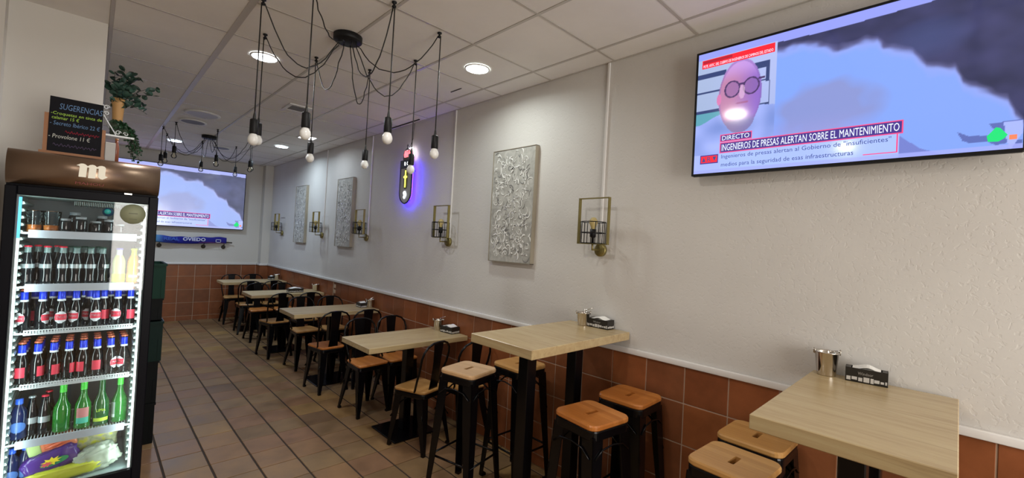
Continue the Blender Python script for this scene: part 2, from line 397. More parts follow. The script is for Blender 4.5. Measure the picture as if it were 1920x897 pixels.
# ------------------------------------------------------------------ spider pendants
def sag(a, b, d, n=14, wob=0.0, seed=0):
    R = random.Random(seed); P = []
    for i in range(n+1):
        t = i/n; p = Vector(a).lerp(Vector(b), t); p.z -= d*4*t*(1-t)
        if 0 < i < n and wob: p.x += R.uniform(-wob,wob); p.y += R.uniform(-wob,wob); p.z += R.uniform(-wob,wob)
        P.append(p)
    return P
def pendant(cx, cy, hooks, clear, label, sagd, canopy_r=0.083):
    t = thing('spider_pendant_lamp', label, 'pendant lamp', (cx,cy,H))
    obj('canopy', MB().lathe([(0,0),(canopy_r,0),(canopy_r,-0.030),(canopy_r-.006,-0.036),(0,-0.036)],28,caps=False), M_blackm, t)
    for i, (hx, hy, bz) in enumerate(hooks):
        dx, dy = hx-cx, hy-cy; L = math.hypot(dx,dy); ux, uy = dx/L, dy/L; zb = bz-H
        q = MB(); q.lathe([(0.0,0),(0.013,0),(0.013,-0.006),(0.006,-0.009),(0.006,-0.018),(0.011,-0.021),(0.011,-0.028),(0,-0.030)],10,(dx,dy,0),caps=False); obj('ceiling_hook', q, M_blackm, t)
        st = (ux*0.055, uy*0.055, -0.036)
        pts = sag(st, (dx-ux*.008,dy-uy*.008,-0.02), sagd[i], 16, 0.004, i)
        pts = [Vector((st[0],st[1],-0.03))]+[Vector(st)+(Vector((0,0,-0.02)))]+pts[1:]
        q = MB(); q.tube(pts+[Vector((dx+ux*.008,dy+uy*.008,-0.035))], 0.0032, 6)
        q.tube([(dx+ux*.008,dy+uy*.008,-0.02),(dx+ux*.008,dy+uy*.008,zb+0.10)], 0.0032, 6)
        q.lathe([(0.009,zb+0.10),(0.006,zb+0.125),(0.003,zb+0.14)],8,(dx+ux*.008,dy+uy*.008,0),caps=False); obj('cable', q, M_cable, t)
        bx, by = dx+ux*.008, dy+uy*.008
        sk = obj('socket', MB().lathe([(0,zb+0.103),(0.016,zb+0.101),(0.020,zb+0.096),(0.0205,zb+0.028),(0.018,zb+0.024),(0,zb+0.024)],14,(bx,by,0),caps=False), M_blackm, t)
        if not clear:
            obj('bulb', MB().lathe([(0.013,zb+0.028),(0.018,zb+0.018),(0.0245,zb+0.006),(0.0265,zb-0.006),(0.0245,zb-0.018),(0.017,zb-0.029),(0.008,zb-0.034),(0,zb-0.035)],18,(bx,by,0),caps=False), M_opal, sk)
        else:
            obj('bulb', MB().lathe([(0.012,zb+0.030),(0.014,zb+0.018),(0.024,zb+0.002),(0.0285,zb-0.012),(0.026,zb-0.026),(0.016,zb-0.038),(0,zb-0.042)],16,(bx,by,0),caps=False), M_bulbglass, sk)
            f = MB().lathe([(0.006,zb+0.026),(0.004,zb+0.0),(0.001,zb-0.004)],8,(bx,by,0),caps=False)
            for k in range(6):
                a = k*PI/3; f.tube([(bx+.004*math.cos(a),by+.004*math.sin(a),zb+.004),(bx+.013*math.cos(a),by+.013*math.sin(a),zb-.008),(bx+.006*math.cos(a),by+.006*math.sin(a),zb-.026)],0.0011,4)
            obj('filament', f, mat('filament_gold',(0.85,0.78,0.60),0.3,0.1), sk)
    return t
pendant(1.056,2.612,[(.584,2.562,2.032),(.705,3.0,2.115),(1.044,3.095,2.078),(.735,2.262,2.050),(1.054,2.048,2.066),(1.384,3.0,2.082),(1.513,2.591,2.030),(1.395,2.139,2.062)],False,
 'black spider pendant lamp with eight white bulbs, nearer of the two',[0.25,0.23,0.24,0.10,0.29,0.29,0.27,0.20])
pendant(1.04,6.85,[(.564,6.76,2.325),(.64,6.33,2.385),(1.037,6.29,2.35),(.643,7.22,2.42),(1.438,7.305,2.37),(1.40,6.33,2.345),(1.52,6.8,2.42),(1.04,7.33,2.38)],True,
 'black spider pendant lamp with eight clear bulbs before the far television',[0.24,0.26,0.22,0.24,0.24,0.26,0.28,0.22])

# ------------------------------------------------------------------ wall cable conduits
for y, lab in ((1.605,'white cable conduit on the right wall above the nearest caged sconce'),(3.243,'white cable conduit on the right wall, just right of the glowing crest sign'),
               (4.88,'white cable conduit between the middle canvas and the glowing crest sign'),(6.258,'white cable conduit between the two far canvases')):
    obj('cable_conduit', MB().bbox(-0.012,-0.0005,-0.008,0.008,1.58,H-0.003,0.002), M_trim, loc=(WX,y,0), label=lab, cat='conduit', group='white conduits on the right wall')

t = thing('cable_strip','beige cable strip with two small sockets on the tiled dado','socket',(WX-0.0056,5.78,.76))
obj('strip', MB().box(-.006,0,-.006,.006,0,.180), mat('beige_plastic',(0.50,0.36,0.24),0.5), t)
for z in (.035,.105): obj('socket_plate', MB().bbox(-.012,0,-.075,-.030,z,z+.045,.002), mat('beige_plastic',(0.50,0.36,0.24),0.5), t)

# ------------------------------------------------------------------ caged wall sconces
def sconce():
    t = thing('caged_wall_sconce','x','wall lamp')
    obj('wall_plate', MB().lathe([(0,0.001),(0.042,0.001),(0.042,-0.018),(0.038,-0.022),(0,-0.022)],24,(0,0,-0.0),'x',caps=False), M_gold, t)
    q = MB().tube([(-0.02,0,0),(-0.10,0,0),(-0.10,0,0.035)],0.006,8); obj('arm', q, M_gold, t)
    z0, z1 = 0.033, 0.325; hw = 0.113; q = MB()
    for a,b in (((-hw,z0),(-hw+.006,z1)),((hw-.006,z0),(hw,z1))): q.box(-0.112,-0.088,a[0],b[0],a[1],b[1])
    q.box(-0.112,-0.088,-hw,hw,z1-.006,z1); q.box(-0.112,-0.088,-hw,hw,z0,z0+.006)
    obj('brass_hoop', q, M_gold, t)
    q = MB(); c = (-0.10,0); r = 0.078
    for z in (0.040,0.105,0.172): q.tube([(c[0]+r*math.cos(PI*k/10),c[1]+r*math.sin(PI*k/10),z) for k in range(20)],0.0028,5,closed=True)
    for k in range(10):
        a = 2*PI*k/10+.15; q.tube([(c[0]+r*math.cos(a),c[1]+r*math.sin(a),0.040),(c[0]+r*math.cos(a),c[1]+r*math.sin(a),0.172)],0.0028,5)
    for k in range(4):
        a = PI*k/4; q.tube([(c[0]+r*math.cos(a),c[1]+r*math.sin(a),0.040),(c[0]-r*math.cos(a),c[1]-r*math.sin(a),0.040)],0.0025,5)
    obj('wire_cage', q, M_black, t)
    s = obj('socket', MB().lathe([(0,0.036),(0.008,0.036),(0.008,0.075),(0.019,0.080),(0.019,0.128),(0,0.128)],14,(-0.10,0,0),caps=False), M_blackm, t)
    obj('bulb', MB().lathe([(0.012,0.128),(0.015,0.140),(0.026,0.165),(0.026,0.182),(0.014,0.200),(0,0.203)],16,(-0.10,0,0),caps=False), mat('amber_bulb',(0.62,0.50,0.22),0.12,trans=0.35), s)
    return t
sc0 = sconce()
scl = ['brass hoop sconce with black wire cage, right of the large near canvas','brass hoop sconce with black wire cage, left of the large near canvas','caged sconce just right of the middle grey canvas','caged sconce between the two far grey canvases','farthest caged sconce, beside the back corner']
for i, (y, lab) in enumerate(zip((1.600,3.254,4.908,6.30,8.094), scl)):
    if i == 0: sc0.location = (WX,y,1.552); sc0['label'] = lab; sc0['group'] = 'caged sconces on the right wall'
    else: dup(sc0,(WX,y,1.552),0,lab,'caged sconces on the right wall')

# ------------------------------------------------------------------ grey canvases
def b_canvas(nt, b):
    co = obj_co(nt,(1,1,1)); n1 = noise(nt, co, 11, 5, 0.65, 1.2)
    c = ramp(nt, n1, [(0.3,(0.29,0.28,0.255)),(0.5,(0.42,0.41,0.375)),(0.66,(0.52,0.51,0.47))]); nt.links.new(c, b.inputs['Base Color']); bump(nt, b, n1, 0.5, 0.004)
M_canvas = mat('grey_canvas',(0.36,0.35,0.34),0.5,build=b_canvas)
M_stroke = mat('pearl_paint',(0.82,0.81,0.78),0.3); M_stroke2 = mat('slate_paint',(0.21,0.205,0.20),0.5)
def canvas(yc, lab, seed):
    R = random.Random(seed)
    w_, h_ = 0.47, 0.885
    t = thing('abstract_canvas', lab, 'painting', (WX,yc,1.418), group='grey canvases on the right wall')
    obj('canvas', MB().bbox(-0.036,-0.001,-w_/2+.004,w_/2-.004,0.004,h_-.004,0.002), M_canvas, t)
    q = MB()
    for a in (-w_/2, w_/2-.004): q.box(-0.040,-0.0005,a,a+.004,0,h_)
    q.box(-0.040,-0.0005,-w_/2,w_/2,h_-.004,h_); q.box(-0.040,-0.0005,-w_/2,w_/2,0,.004)
    obj('frame', q, mat('thin_champagne_frame',(0.36,0.32,0.25),0.4,0.3), t)
    for m, cnt, rr, nm in ((M_stroke2,90,(.012,.04),'dark_brush_stroke'),(M_stroke,270,(.006,.038),'pale_brush_stroke')):
        q = MB()
        for k in range(cnt):
            r = R.uniform(*rr); cy = R.uniform(-w_/2+.04,w_/2-.04); cz = R.uniform(.04,h_-.04); a0 = R.uniform(0,2*PI); span = R.uniform(.8,2.6)
            n = 7; th = min(r*.8,R.uniform(.0012,.0042)*(1.35 if m is M_stroke else 1))
            V = []
            for i in range(n+1):
                a = a0+span*i/n; tw = th*math.sin(PI*(i+.6)/(n+1.2))
                for s in (-1,1):
                    V.append((-0.0372-(0.0012 if m is M_stroke else 0.0004), cy+(r+s*tw)*math.cos(a), cz+(r+s*tw)*1.25*math.sin(a)))
            q.add(V,[(2*i,2*i+1,2*i+3,2*i+2) for i in range(n)])
        o = obj(nm, q, m, t, kind='stuff')
        md = o.modifiers.new('thick','SOLIDIFY'); md.thickness = 0.0012; md.offset = 0
canvas(2.420,'tall grey abstract canvas with white curls, nearest and largest, between two sconces',1)
canvas(5.530,'tall grey abstract canvas, middle of the three, left of the conduit beside the crest sign',2)
canvas(7.170,'tall grey abstract canvas, farthest of the three, near the back corner',3)

# ------------------------------------------------------------------ glowing crest sign (faces -x)
def strip_loop(pts, r): return MB().tube(pts, r, 8, closed=True)
t = thing('glowing_crest_sign','glowing crest sign with red crown, yellow cross and violet halo on wall','neon sign',(WX,3.98,0))
hw = 0.112; zb, zt_ = 1.925, 2.345
cap = [(hw*math.cos(a),zb+hw+hw*math.sin(a)) for a in [PI+PI*k/12 for k in range(13)]]
outline = cap+[(hw,zt_),(-hw,zt_)]
def yz_prism(pts, x0, x1):
    mb = MB(); n = len(pts); v = [(x0,y,z) for y,z in pts]+[(x1,y,z) for y,z in pts]
    mb.add(v,[tuple(range(n)),tuple(range(2*n-1,n-1,-1))]+[(i,(i+1)%n,n+(i+1)%n,n+i) for i in range(n)]); return mb
M_neonb = emis('violet_led',(0.035,0.008,1.0),48); M_neonw = emis('white_led',(0.85,0.93,1.0),4.5); M_red = emis('red_led',(1.0,0.10,0.12),3.2); M_yel = emis('yellow_led',(0.95,0.95,0.10),2.2)
obj('body', yz_prism(outline,-0.062,-0.050), mat('grey_acrylic',(0.36,0.35,0.36),0.35), t)
rim = [(-0.052,y*1.0,z) for y,z in cap]+[(-0.052,hw,zt_)]
obj('rim', MB().tube([(-0.060,y,z) for y,z in [( -hw,zt_)]+cap+[(hw,zt_)]],0.0085,8), mat('navy_acrylic',(0.012,0.014,0.05),0.3), t)
obj('led_strip', MB().tube([(-0.044,y*0.88,z+.010) for y,z in [(-hw,zt_-.02)]+cap+[(hw,zt_-.02)]],0.0050,8), M_neonb, t)
obj('led_strip', MB().tube([(-0.030,-.07,2.375),(-0.030,-.09,2.44),(-0.030,-.05,2.50),(-0.030,.05,2.50),(-0.030,.09,2.44),(-0.030,.07,2.375)],0.005,8), emis('crown_led',(0.85,0.93,1.0),7), t)
nb = obj('name_band', MB().box(-0.068,-0.058,-hw-.005,hw+.005,2.288,2.372), mat('navy_acrylic',(0.012,0.014,0.05),0.3), t)
for chh, yy in (('R',0.030),('C',-0.018)):
    o = text('letter',chh,0,0,0.026,0.036,M_neonw,nb); o.rotation_euler = (0,0,-PI/2); o.location = (-0.0685,yy,2.315)
obj('cross_panel', yz_prism([(0.034*math.cos(a)+(0),2.175+ (0.070 if math.sin(a)>0 else -0.070)+0.034*math.sin(a)) for a in [2*PI*k/20 for k in range(20)]],-0.066,-0.060), mat('olive_acrylic',(0.05,0.045,0.01),0.4), t)
q = MB(); q.box(-0.071,-0.066,-.0075,.0075,2.088,2.262); q.box(-0.071,-0.066,-.030,.030,2.186,2.204); q.box(-0.071,-0.066,-.012,.012,2.178,2.212); obj('cross', q, M_yel, t)
q = MB()
for k, (y, z, r) in enumerate([(0.012,2.030,.014),(-.006,2.012,.018),(0.008,1.990,.014),(-.002,2.035,.010)]):
    q.tube([(-0.066,y+r*math.cos(a),z+1.2*r*math.sin(a)) for a in [2*PI*j/10 for j in range(11)]],0.0028,5)
obj('monogram', q, M_neonw, t)
q = MB().box(-0.064,-0.052,-.062,.062,2.372,2.400); obj('crown_base', q, mat('brown_acrylic',(0.10,0.06,0.04),0.4), t)
q = MB(); q.tube([(-0.060,.068*math.cos(a)*(1.05),2.405+.085*math.sin(a)) for a in [-.35+(PI+.7)*k/16 for k in range(17)]],0.0045,6); q.tube([(-0.060,0,2.40),(-0.060,0,2.535)],0.0035,6); q.tube([(-0.060,.03*math.cos(a),2.405+.085*math.sin(a)) for a in [PI*k/12 for k in range(13)]],0.0035,6)
q.tube([(-0.060,-.018,2.520),(-0.060,.018,2.520)],0.003,6)
obj('crown_outline', q, mat('navy_acrylic',(0.012,0.014,0.05),0.3), t)
q = MB()
for y in (-.040,-.013,.013,.040): q.tube([(-0.058,y,2.405),(-0.058,y*1.1,2.43),(-0.058,y*1.05,2.47)],[.010,.013,.006],8)
q.box(-0.062,-0.055,-.05,.05,2.402,2.416); obj('crown_lining', q, M_red, t)
q = MB().tube([(-0.048,-.02,2.50),(-0.02,-.03,2.60),(-0.012,-.02,2.68),(-0.012,-.03,H-.005)],0.0025,6); obj('power_cable', q, M_cable, t)
for y,z in ((hw*.7,2.26),(-hw*.7,2.26),(0,1.96)): obj('stand_off', MB().lathe([(0.006,0.0),(0.006,-0.052)],8,(0,y,z),'x'), M_chrome, t)

# ------------------------------------------------------------------ televisions
import math as _m
edge = [(0.30,0.845),(0.328,0.854),(0.406,0.86),(0.462,0.838),(0.534,0.758),(0.587,0.779),(0.648,0.768),(0.666,0.711),(0.745,0.639),(0.781,0.532),(0.849,0.489),(0.869,0.401),(0.921,0.327),(0.966,0.264),(0.984,0.16),(1.01,0.10)]
def lerp(a,b,t): return tuple(x+(y-x)*t for x,y in zip(a,b))
def sst(e0,e1,x):
    t = max(0,min(1,(x-e0)/(e1-e0))); return t*t*(3-2*t)
from mathutils import noise as mn
def ell(u,v,cu,cv,ru,rv): return ((u-cu)/ru)**2+((v-cv)/rv)**2
def inpoly(u,v,P):
    c = False; j = len(P)-1
    for i in range(len(P)):
        if (P[i][1] > v) != (P[j][1] > v) and u < (P[j][0]-P[i][0])*(v-P[i][1])/(P[j][1]-P[i][1])+P[i][0]: c = not c
        j = i
    return c
LAV = (0.27,0.31,0.82)
def picture(u, v):
    # right: smoke over bright sky
    if u > 0.327:
        nz = mn.noise(Vector((u*9,v*6,0)))*0.5+mn.noise(Vector((u*22,v*16,3)))*0.25
        eu = edge[0][1]
        for (a,b),(c,d) in zip(edge,edge[1:]):
            if a <= u <= c: eu = b+(d-b)*(u-a)/(c-a)
        d = v-(eu+0.022*mn.noise(Vector((u*30,v*20,5))))
        sky = lerp((0.20,0.34,0.86),(0.21,0.34,0.82),sst(0.3,0.9,u))
        br = max(0,1-ell(u+.03*mn.noise(Vector((u*14,v*10,8))),v+.05*mn.noise(Vector((u*12,v*9,2))),0.50,0.38,0.20,0.22))*(0.9+nz); br = max(0,min(0.62,br*1.2))
        sky = lerp(sky,(0.24,0.235,0.43),br)
        lo = sst(0.40,0.15,v)*sst(0.72,0.5,u)*0.7; sky = lerp(sky,(0.30,0.30,0.66),lo)
        dark = lerp((0.018,0.022,0.065),(0.045,0.048,0.14),max(0,min(1,0.5+nz*1.3)))
        dark = lerp(dark,(0.055,0.075,0.22),0.6*max(0,1-ell(u,v,0.78,0.72,0.12,0.14)))
        c = lerp(sky,dark,sst(-0.012,0.03,d))
        if abs(d) < 0.05: c = lerp(c,(0.36,0.36,0.80),0.35*(1-abs(d)/0.05))
        if v < 0.17 and inpoly(u,v,[(0.859,0.125),(0.872,0.07),(0.885,0.055),(0.925,0.055),(0.945,0.027),(1.0,0.05),(1.0,0.0),(0.968,0.0),(0.985,0.086),(1.0,0.16),(0.972,0.158),(0.93,0.150),(0.945,0.10),(0.925,0.088),(0.885,0.093)]): c = (0.10,0.14,0.42)
        if v < 0.153 and inpoly(u,v,[(0.96,0.15),(1.0,0.157),(0.998,0.083),(0.974,-0.01),(0.965,0.07)]): c = (0.35,0.42,0.90)
        if inpoly(u,v,[(0.715,0.144),(0.771,0.05),(0.83,0.0),(0.60,0.0),(0.605,0.04),(0.715,0.05)]): c = (0.16,0.20,0.56)
    else:
        c = lerp((0.30,0.38,0.66),(0.42,0.48,0.80),v)
        # window frame / shelves behind
        c = lerp(c,(0.30,0.40,0.52),0.5*sst(0.30,0.0,u))
        for (v0,v1,u0,u1) in ((0.79,0.825,0,0.125),(0.665,0.678,0,0.11),(0.50,0.522,0,0.12),(0.775,0.82,0.24,0.302),(0.475,0.50,0.26,0.305),(0.672,0.680,0.26,0.30)):
            if v0 <= v <= v1 and u0 <= u <= u1: c = (0.03,0.05,0.16)
        if 0.288 < u < 0.302 and 0.66 < v < 0.80: c = (0.03,0.05,0.16)
        if 0.300 < u < 0.304 and 0.47 < v < 0.67: c = (0.03,0.05,0.16)
        if v < 0.50 and u < 0.11 and v > .40: c = (0.10,0.33,0.42)
        # sweater
        sw = 0.40+0.07*sst(0.0,0.12,u)-0.02*sst(0.26,0.32,u)+0.03*sst(.2,.3,u)
        if v < sw:
            c = lerp((0.18,0.26,0.62),(0.34,0.42,0.86),0.5+0.9*mn.noise(Vector((u*14,v*7,1)))+0.3*(0.2-abs(u-0.19))*2)
        # head
        if ell(u,v,0.186,0.60,0.088,0.285) < 1 and v > 0.35 or ell(u,v,0.19,0.42,0.060,0.12) < 1:
            side = sst(0.14,0.27,u)
            c = lerp((0.46,0.20,0.36),(0.25,0.13,0.52),side)
            c = lerp(c,(0.56,0.33,0.80),0.7*sst(0.70,0.85,v))
            c = lerp(c,(0.14,0.16,0.34),0.75*sst(0.44,0.38,v))
            if ell(u,v,0.186,0.60,0.088,0.285) > 0.86 and v > .4: c = lerp(c,(0.20,0.12,0.40),0.5)
            for cu in (0.155,0.232):
                e = ell(u,v,cu,0.655,0.030,0.062)
                if e < 1: c = lerp(c,(0.20,0.10,0.32),0.55)
                if 0.82 < e < 1.25: c = (0.06,0.03,0.12)
            if 0.185 < u < 0.203 and abs(v-0.685) < 0.008: c = (0.06,0.03,0.12)
            if 0.118 < v-0.5 < 0.0: pass
            if ell(u,v,0.196,0.62,0.012,0.055) < 1: c = lerp(c,(0.75,0.50,0.72),0.5)
            if ell(u,v,0.198,0.535,0.026,0.010) < 1: c = (0.32,0.10,0.26)
        if ell(u,v,0.100,0.59,0.010,0.045) < 1: c = (0.62,0.18,0.40)
        if abs(v-0.70) < .007 and 0.26 < u < 0.285: c = (0.06,0.03,0.12)
    if u > 0.327 and v > 0.935+(0.007*math.sin(u*9)): c = LAV
    if u <= 0.327 and v > 0.945: c = LAV
    if v < 0.155 and u < 0.115: c = lerp(c,(0.40,0.48,0.92),0.8)
    if v < 0.155 and 0.115 <= u < 0.717: c = lerp(c,(0.38,0.50,0.98),0.9)
    if v < 0.03: c = lerp(c,(0.34,0.38,0.86),0.8)
    return c
def b_screen(nt, b):
    a = nt.nodes.new('ShaderNodeAttribute'); a.attribute_name = 'picture'
    nt.links.new(a.outputs['Color'], b.inputs['Emission Color']); b.inputs['Emission Strength'].default_value = 1.0
M_screen = mat('lit_screen',(0.004,0.004,0.006),0.10,spec=0.6,build=b_screen)
NU, NV = 360, 200
me = bpy.data.meshes.new('screen')
vv = [(i/NU,0,j/NV) for j in range(NV+1) for i in range(NU+1)]
ff = [(j*(NU+1)+i,j*(NU+1)+i+1,(j+1)*(NU+1)+i+1,(j+1)*(NU+1)+i) for j in range(NV) for i in range(NU)]
me.from_pydata(vv,[],ff)
at = me.color_attributes.new('picture','FLOAT_COLOR','POINT'); flat = []
for x,_,z in vv: flat += [*picture(x,z),1.0]
at.data.foreach_set('color', flat); me.materials.append(M_screen); screen_me = me
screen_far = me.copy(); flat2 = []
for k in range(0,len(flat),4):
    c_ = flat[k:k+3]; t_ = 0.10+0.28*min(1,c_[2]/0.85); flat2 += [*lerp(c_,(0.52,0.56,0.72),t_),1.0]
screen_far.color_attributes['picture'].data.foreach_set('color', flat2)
E_red = emis('screen_red',(0.80,0.015,0.03),1.0); E_navy = emis('screen_navy',(0.05,0.03,0.22),1.0); E_white = emis('screen_white',(0.75,0.82,1.0),1.0); E_pale = emis('screen_pale',(0.40,0.55,1.0),1.0)
E_crim = emis('screen_crimson',(0.75,0.06,0.20),1.0); E_ink = emis('screen_ink',(0.03,0.05,0.20),1.0); E_green = emis('screen_green',(0.01,0.62,0.16),1.0); E_orange = emis('screen_orange',(0.8,0.20,0.10),1.0)
E_dred = emis('screen_dark_red',(0.40,0.012,0.03),1.0)
def television(label, w_, h_, loc, rotz, screen_me=screen_me):
    """w_,h_: lit picture size. local x right, -y towards the viewer, origin at picture's lower left"""
    t = thing('television', label, 'television', loc, rotz)
    b = 0.010
    q = MB(); q.box(-b,0,-0.004,0.012,-b,h_+b); q.box(w_,w_+b,-0.004,0.012,-b,h_+b); q.box(0,w_,-0.004,0.012,h_,h_+b); q.box(0,w_,-0.004,0.012,-b*1.4,0)
    obj('bezel', q, M_blackm, t)
    q = MB().bbox(-b,w_+b,0.012,0.030,-b,h_+b,0.004); q.bbox(w_*.15,w_*.85,0.030,0.052,h_*.02,h_*.55,0.008); obj('back_housing', q, M_blackm, t)
    obj('wall_bracket', MB().box(w_*.4,w_*.6,0.052,0.068,h_*.1,h_*.7), M_blackm, t)
    sc = bpy.data.objects.new('screen', screen_me); C.objects.link(sc); sc.parent = t; sc.scale = (w_,1,h_); sc.location = (0,0.0,0)
    def rect(nm,u0,u1,v0,v1,m,y,par=t): return obj(nm, MB().box(u0*w_,u1*w_,y-.0004,y,v0*h_,v1*h_), m, par)
    rect('banner',0.113,0.728,0.153,0.238,E_crim,-.0006); rect('banner',0.117,0.724,0.160,0.231,E_navy,-.0010)
    text('caption','INGENIEROS DE PRESAS ALERTAN SOBRE EL MANTENIMIENTO',0.122*w_,0.170*h_,0.596*w_,0.052*h_,E_white,t,-.0014,0.0003)
    rect('banner',0.113,0.244,0.242,0.302,E_crim,-.0006); rect('banner',0.116,0.241,0.249,0.295,E_navy,-.0010)
    text('caption','DIRECTO',0.122*w_,0.254*h_,0.112*w_,0.036*h_,E_white,t,-.0014,0.0003)
    rect('border_line',0.711,0.715,0.040,0.153,E_crim,-.0006); rect('border_line',0.62,0.715,0.036,0.042,E_crim,-.0006)
    text('caption','Ingenieros de presas alertan al Gobierno de "insuficientes"',0.122*w_,0.100*h_,0.575*w_,0.042*h_,E_ink,t,-.0012,0.0003)
    text('caption','medios para la seguridad de esas infraestructuras',0.122*w_,0.035*h_,0.470*w_,0.042*h_,E_ink,t,-.0012,0.0003)
    rect('logo_block',0.028,0.108,0.078,0.150,E_navy,-.0006); rect('logo_block',0.032,0.104,0.087,0.141,E_red,-.0010)
    q = MB().add([(0.037*w_,-.0018,.095*h_),(0.053*w_,-.0018,.095*h_),(0.045*w_,-.0018,.132*h_),(0.084*w_,-.0018,.132*h_),(0.100*w_,-.0018,.132*h_),(0.092*w_,-.0018,.095*h_)],[(0,1,2),(3,5,4)]); obj('logo_mark', q, E_ink, t)
    text('logo_letter','R',0.060*w_,0.095*h_,0.017*w_,0.038*h_,E_ink,t,-.0014,0.0003)
    rect('banner',0.018,0.318,0.872,0.942,E_red,-.0006)
    rect('banner',0.022,0.150,0.912,0.936,E_dred,-.0009)
    text('caption','PDTE. ASOC. DEL CUERPO DE INGENIEROS DE CAMINOS DEL ESTADO',0.024*w_,0.880*h_,0.288*w_,0.022*h_,E_white,t,-.0012,0.0003)
    hexa = [(0.928,0.050),(0.925,0.082),(0.935,0.105),(0.944,0.128),(0.953,0.122),(0.969,0.080),(0.962,0.062),(0.950,0.047)]
    q = MB().add([(u*w_,-.0008,v*h_) for u,v in hexa],[tuple(range(len(hexa)))]); obj('channel_logo', q, E_green, t)
    rect('channel_tag',0.972,0.988,0.052,0.078,E_orange,-.0008)
    return t
television('large flat television mounted high on the right wall, near the camera',1.134,0.636,(2.275,0.994,1.979),-PI/2)
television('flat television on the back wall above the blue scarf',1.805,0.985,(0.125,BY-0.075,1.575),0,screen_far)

# ------------------------------------------------------------------ tables
def table(high, x0, x1, y0, y1, legs, label, group):
    h = 1.07 if high else 0.763; th = 0.046 if high else 0.040; yc = (y0+y1)/2; xc = (x0+x1)/2
    t = thing('high_table' if high else 'cafe_table', label, 'table', (xc,yc,0), 0, group)
    obj('table_top', MB().bbox(x0-xc,x1-xc,y0-yc,y1-yc,h-th,h,0.0025,1), M_top2 if high else M_top, t)
    for lx in legs:
        obj('leg', MB().bbox(lx-xc-.035,lx-xc+.035,-.035,.035,0.012,h-th-.006,0.004), M_black, t)
    a, b = min(legs)-xc, max(legs)-xc
    obj('top_plate', MB().box(a-.10,b+.10,-.12,.12,h-th-.006,h-th-.0003), M_black, t)
    obj('base_plate', MB().bbox(a-.19,b+.19,-.19,.19,0.0005,0.013,0.003), M_black, t)
    return t
LT = [(2.888,3.357,'low pale oak table, nearest of the four in the row along the wall'),(4.473,4.942,'low pale oak table, second from the near high table'),
      (6.06,6.53,'low pale oak table, third of the row, second from the back wall'),(7.66,8.13,'low pale oak table, farthest, by the tiled back wall')]
for y0,y1,l in LT: table(False,1.45,2.335,y0,y1,[1.909],l,'low oak tables along the right wall')
table(True,1.485,2.338,1.361,1.810,[1.70,2.11],'high pale oak table on two square black legs, centre of the view','high oak tables')
table(True,1.487,2.338,-0.012,0.440,[1.74,2.12],'high pale oak table in the right foreground under the television','high oak tables')

# ------------------------------------------------------------------ metal bistro chairs
def sheet_leg(top, bot, wt, wb, sx, sy, z0=0.006):
    """tapered angle-section leg: two thin faces meeting at the outer corner"""
    q = MB(); T = Vector(top); B = Vector(bot); th = 0.004
    for ax in (0,1):
        d = Vector((-sx,0,0)) if ax == 0 else Vector((0,-sy,0)); nrm = Vector((0,-sy,0)) if ax == 0 else Vector((-sx,0,0))
        v = []
        for P, w_ in ((B,wb),((B*.35+T*.65),wt*.80+wb*.2),(T,wt)):
            v += [P, P+d*w_, P+d*w_+nrm*th, P+nrm*th]
        f = [(0,1,2,3),(8,9,10,11)]
        for k in (0,4): f += [(k+i,k+(i+1)%4,k+4+(i+1)%4,k+4+i) for i in range(4)]
        q.add([p[:] for p in v], f)
    foot = Vector(bot); q.box(foot.x-sx*(wb)-.001 if sx>0 else foot.x, foot.x+.001 if sx>0 else foot.x+wb+.001, foot.y-wb if sy>0 else foot.y, foot.y if sy>0 else foot.y+wb, 0.0006, z0+.012)
    return q
def seat_poly(fw_, bw_, yf, yb, r=0.035, n=5):
    # rounded trapezoid, counter-clockwise
    cs = [(-bw_,yb),(bw_,yb),(fw_,yf),(-fw_,yf)]; P = []
    for i in range(4):
        p = Vector(cs[i]); a = Vector(cs[i-1]); b = Vector(cs[(i+1)%4]); u = (a-p).normalized()*r; w_ = (b-p).normalized()*r
        for k in range(n+1):
            t = k/n; P.append(tuple((p+u)*(1-t)**2+p*2*t*(1-t)+(p+w_)*t*t))
    return P
def inset(P, s): return [(x*s, y*s) for x, y in P]
def bev_prism(P, z0, z1, b=0.004, s=0.975):
    q = MB(); n = len(P); rings = [(inset(P,s),z0),(P,z0+b),(P,z1-b),(inset(P,s),z1)]; v = []
    for R_, z in rings: v += [(x,y,z) for x,y in R_]
    f = [tuple(range(n-1,-1,-1)), tuple(range(3*n,4*n))]
    q.add(v, f+[(k*n+i,k*n+(i+1)%n,(k+1)*n+(i+1)%n,(k+1)*n+i) for k in range(3) for i in range(n)]); return q
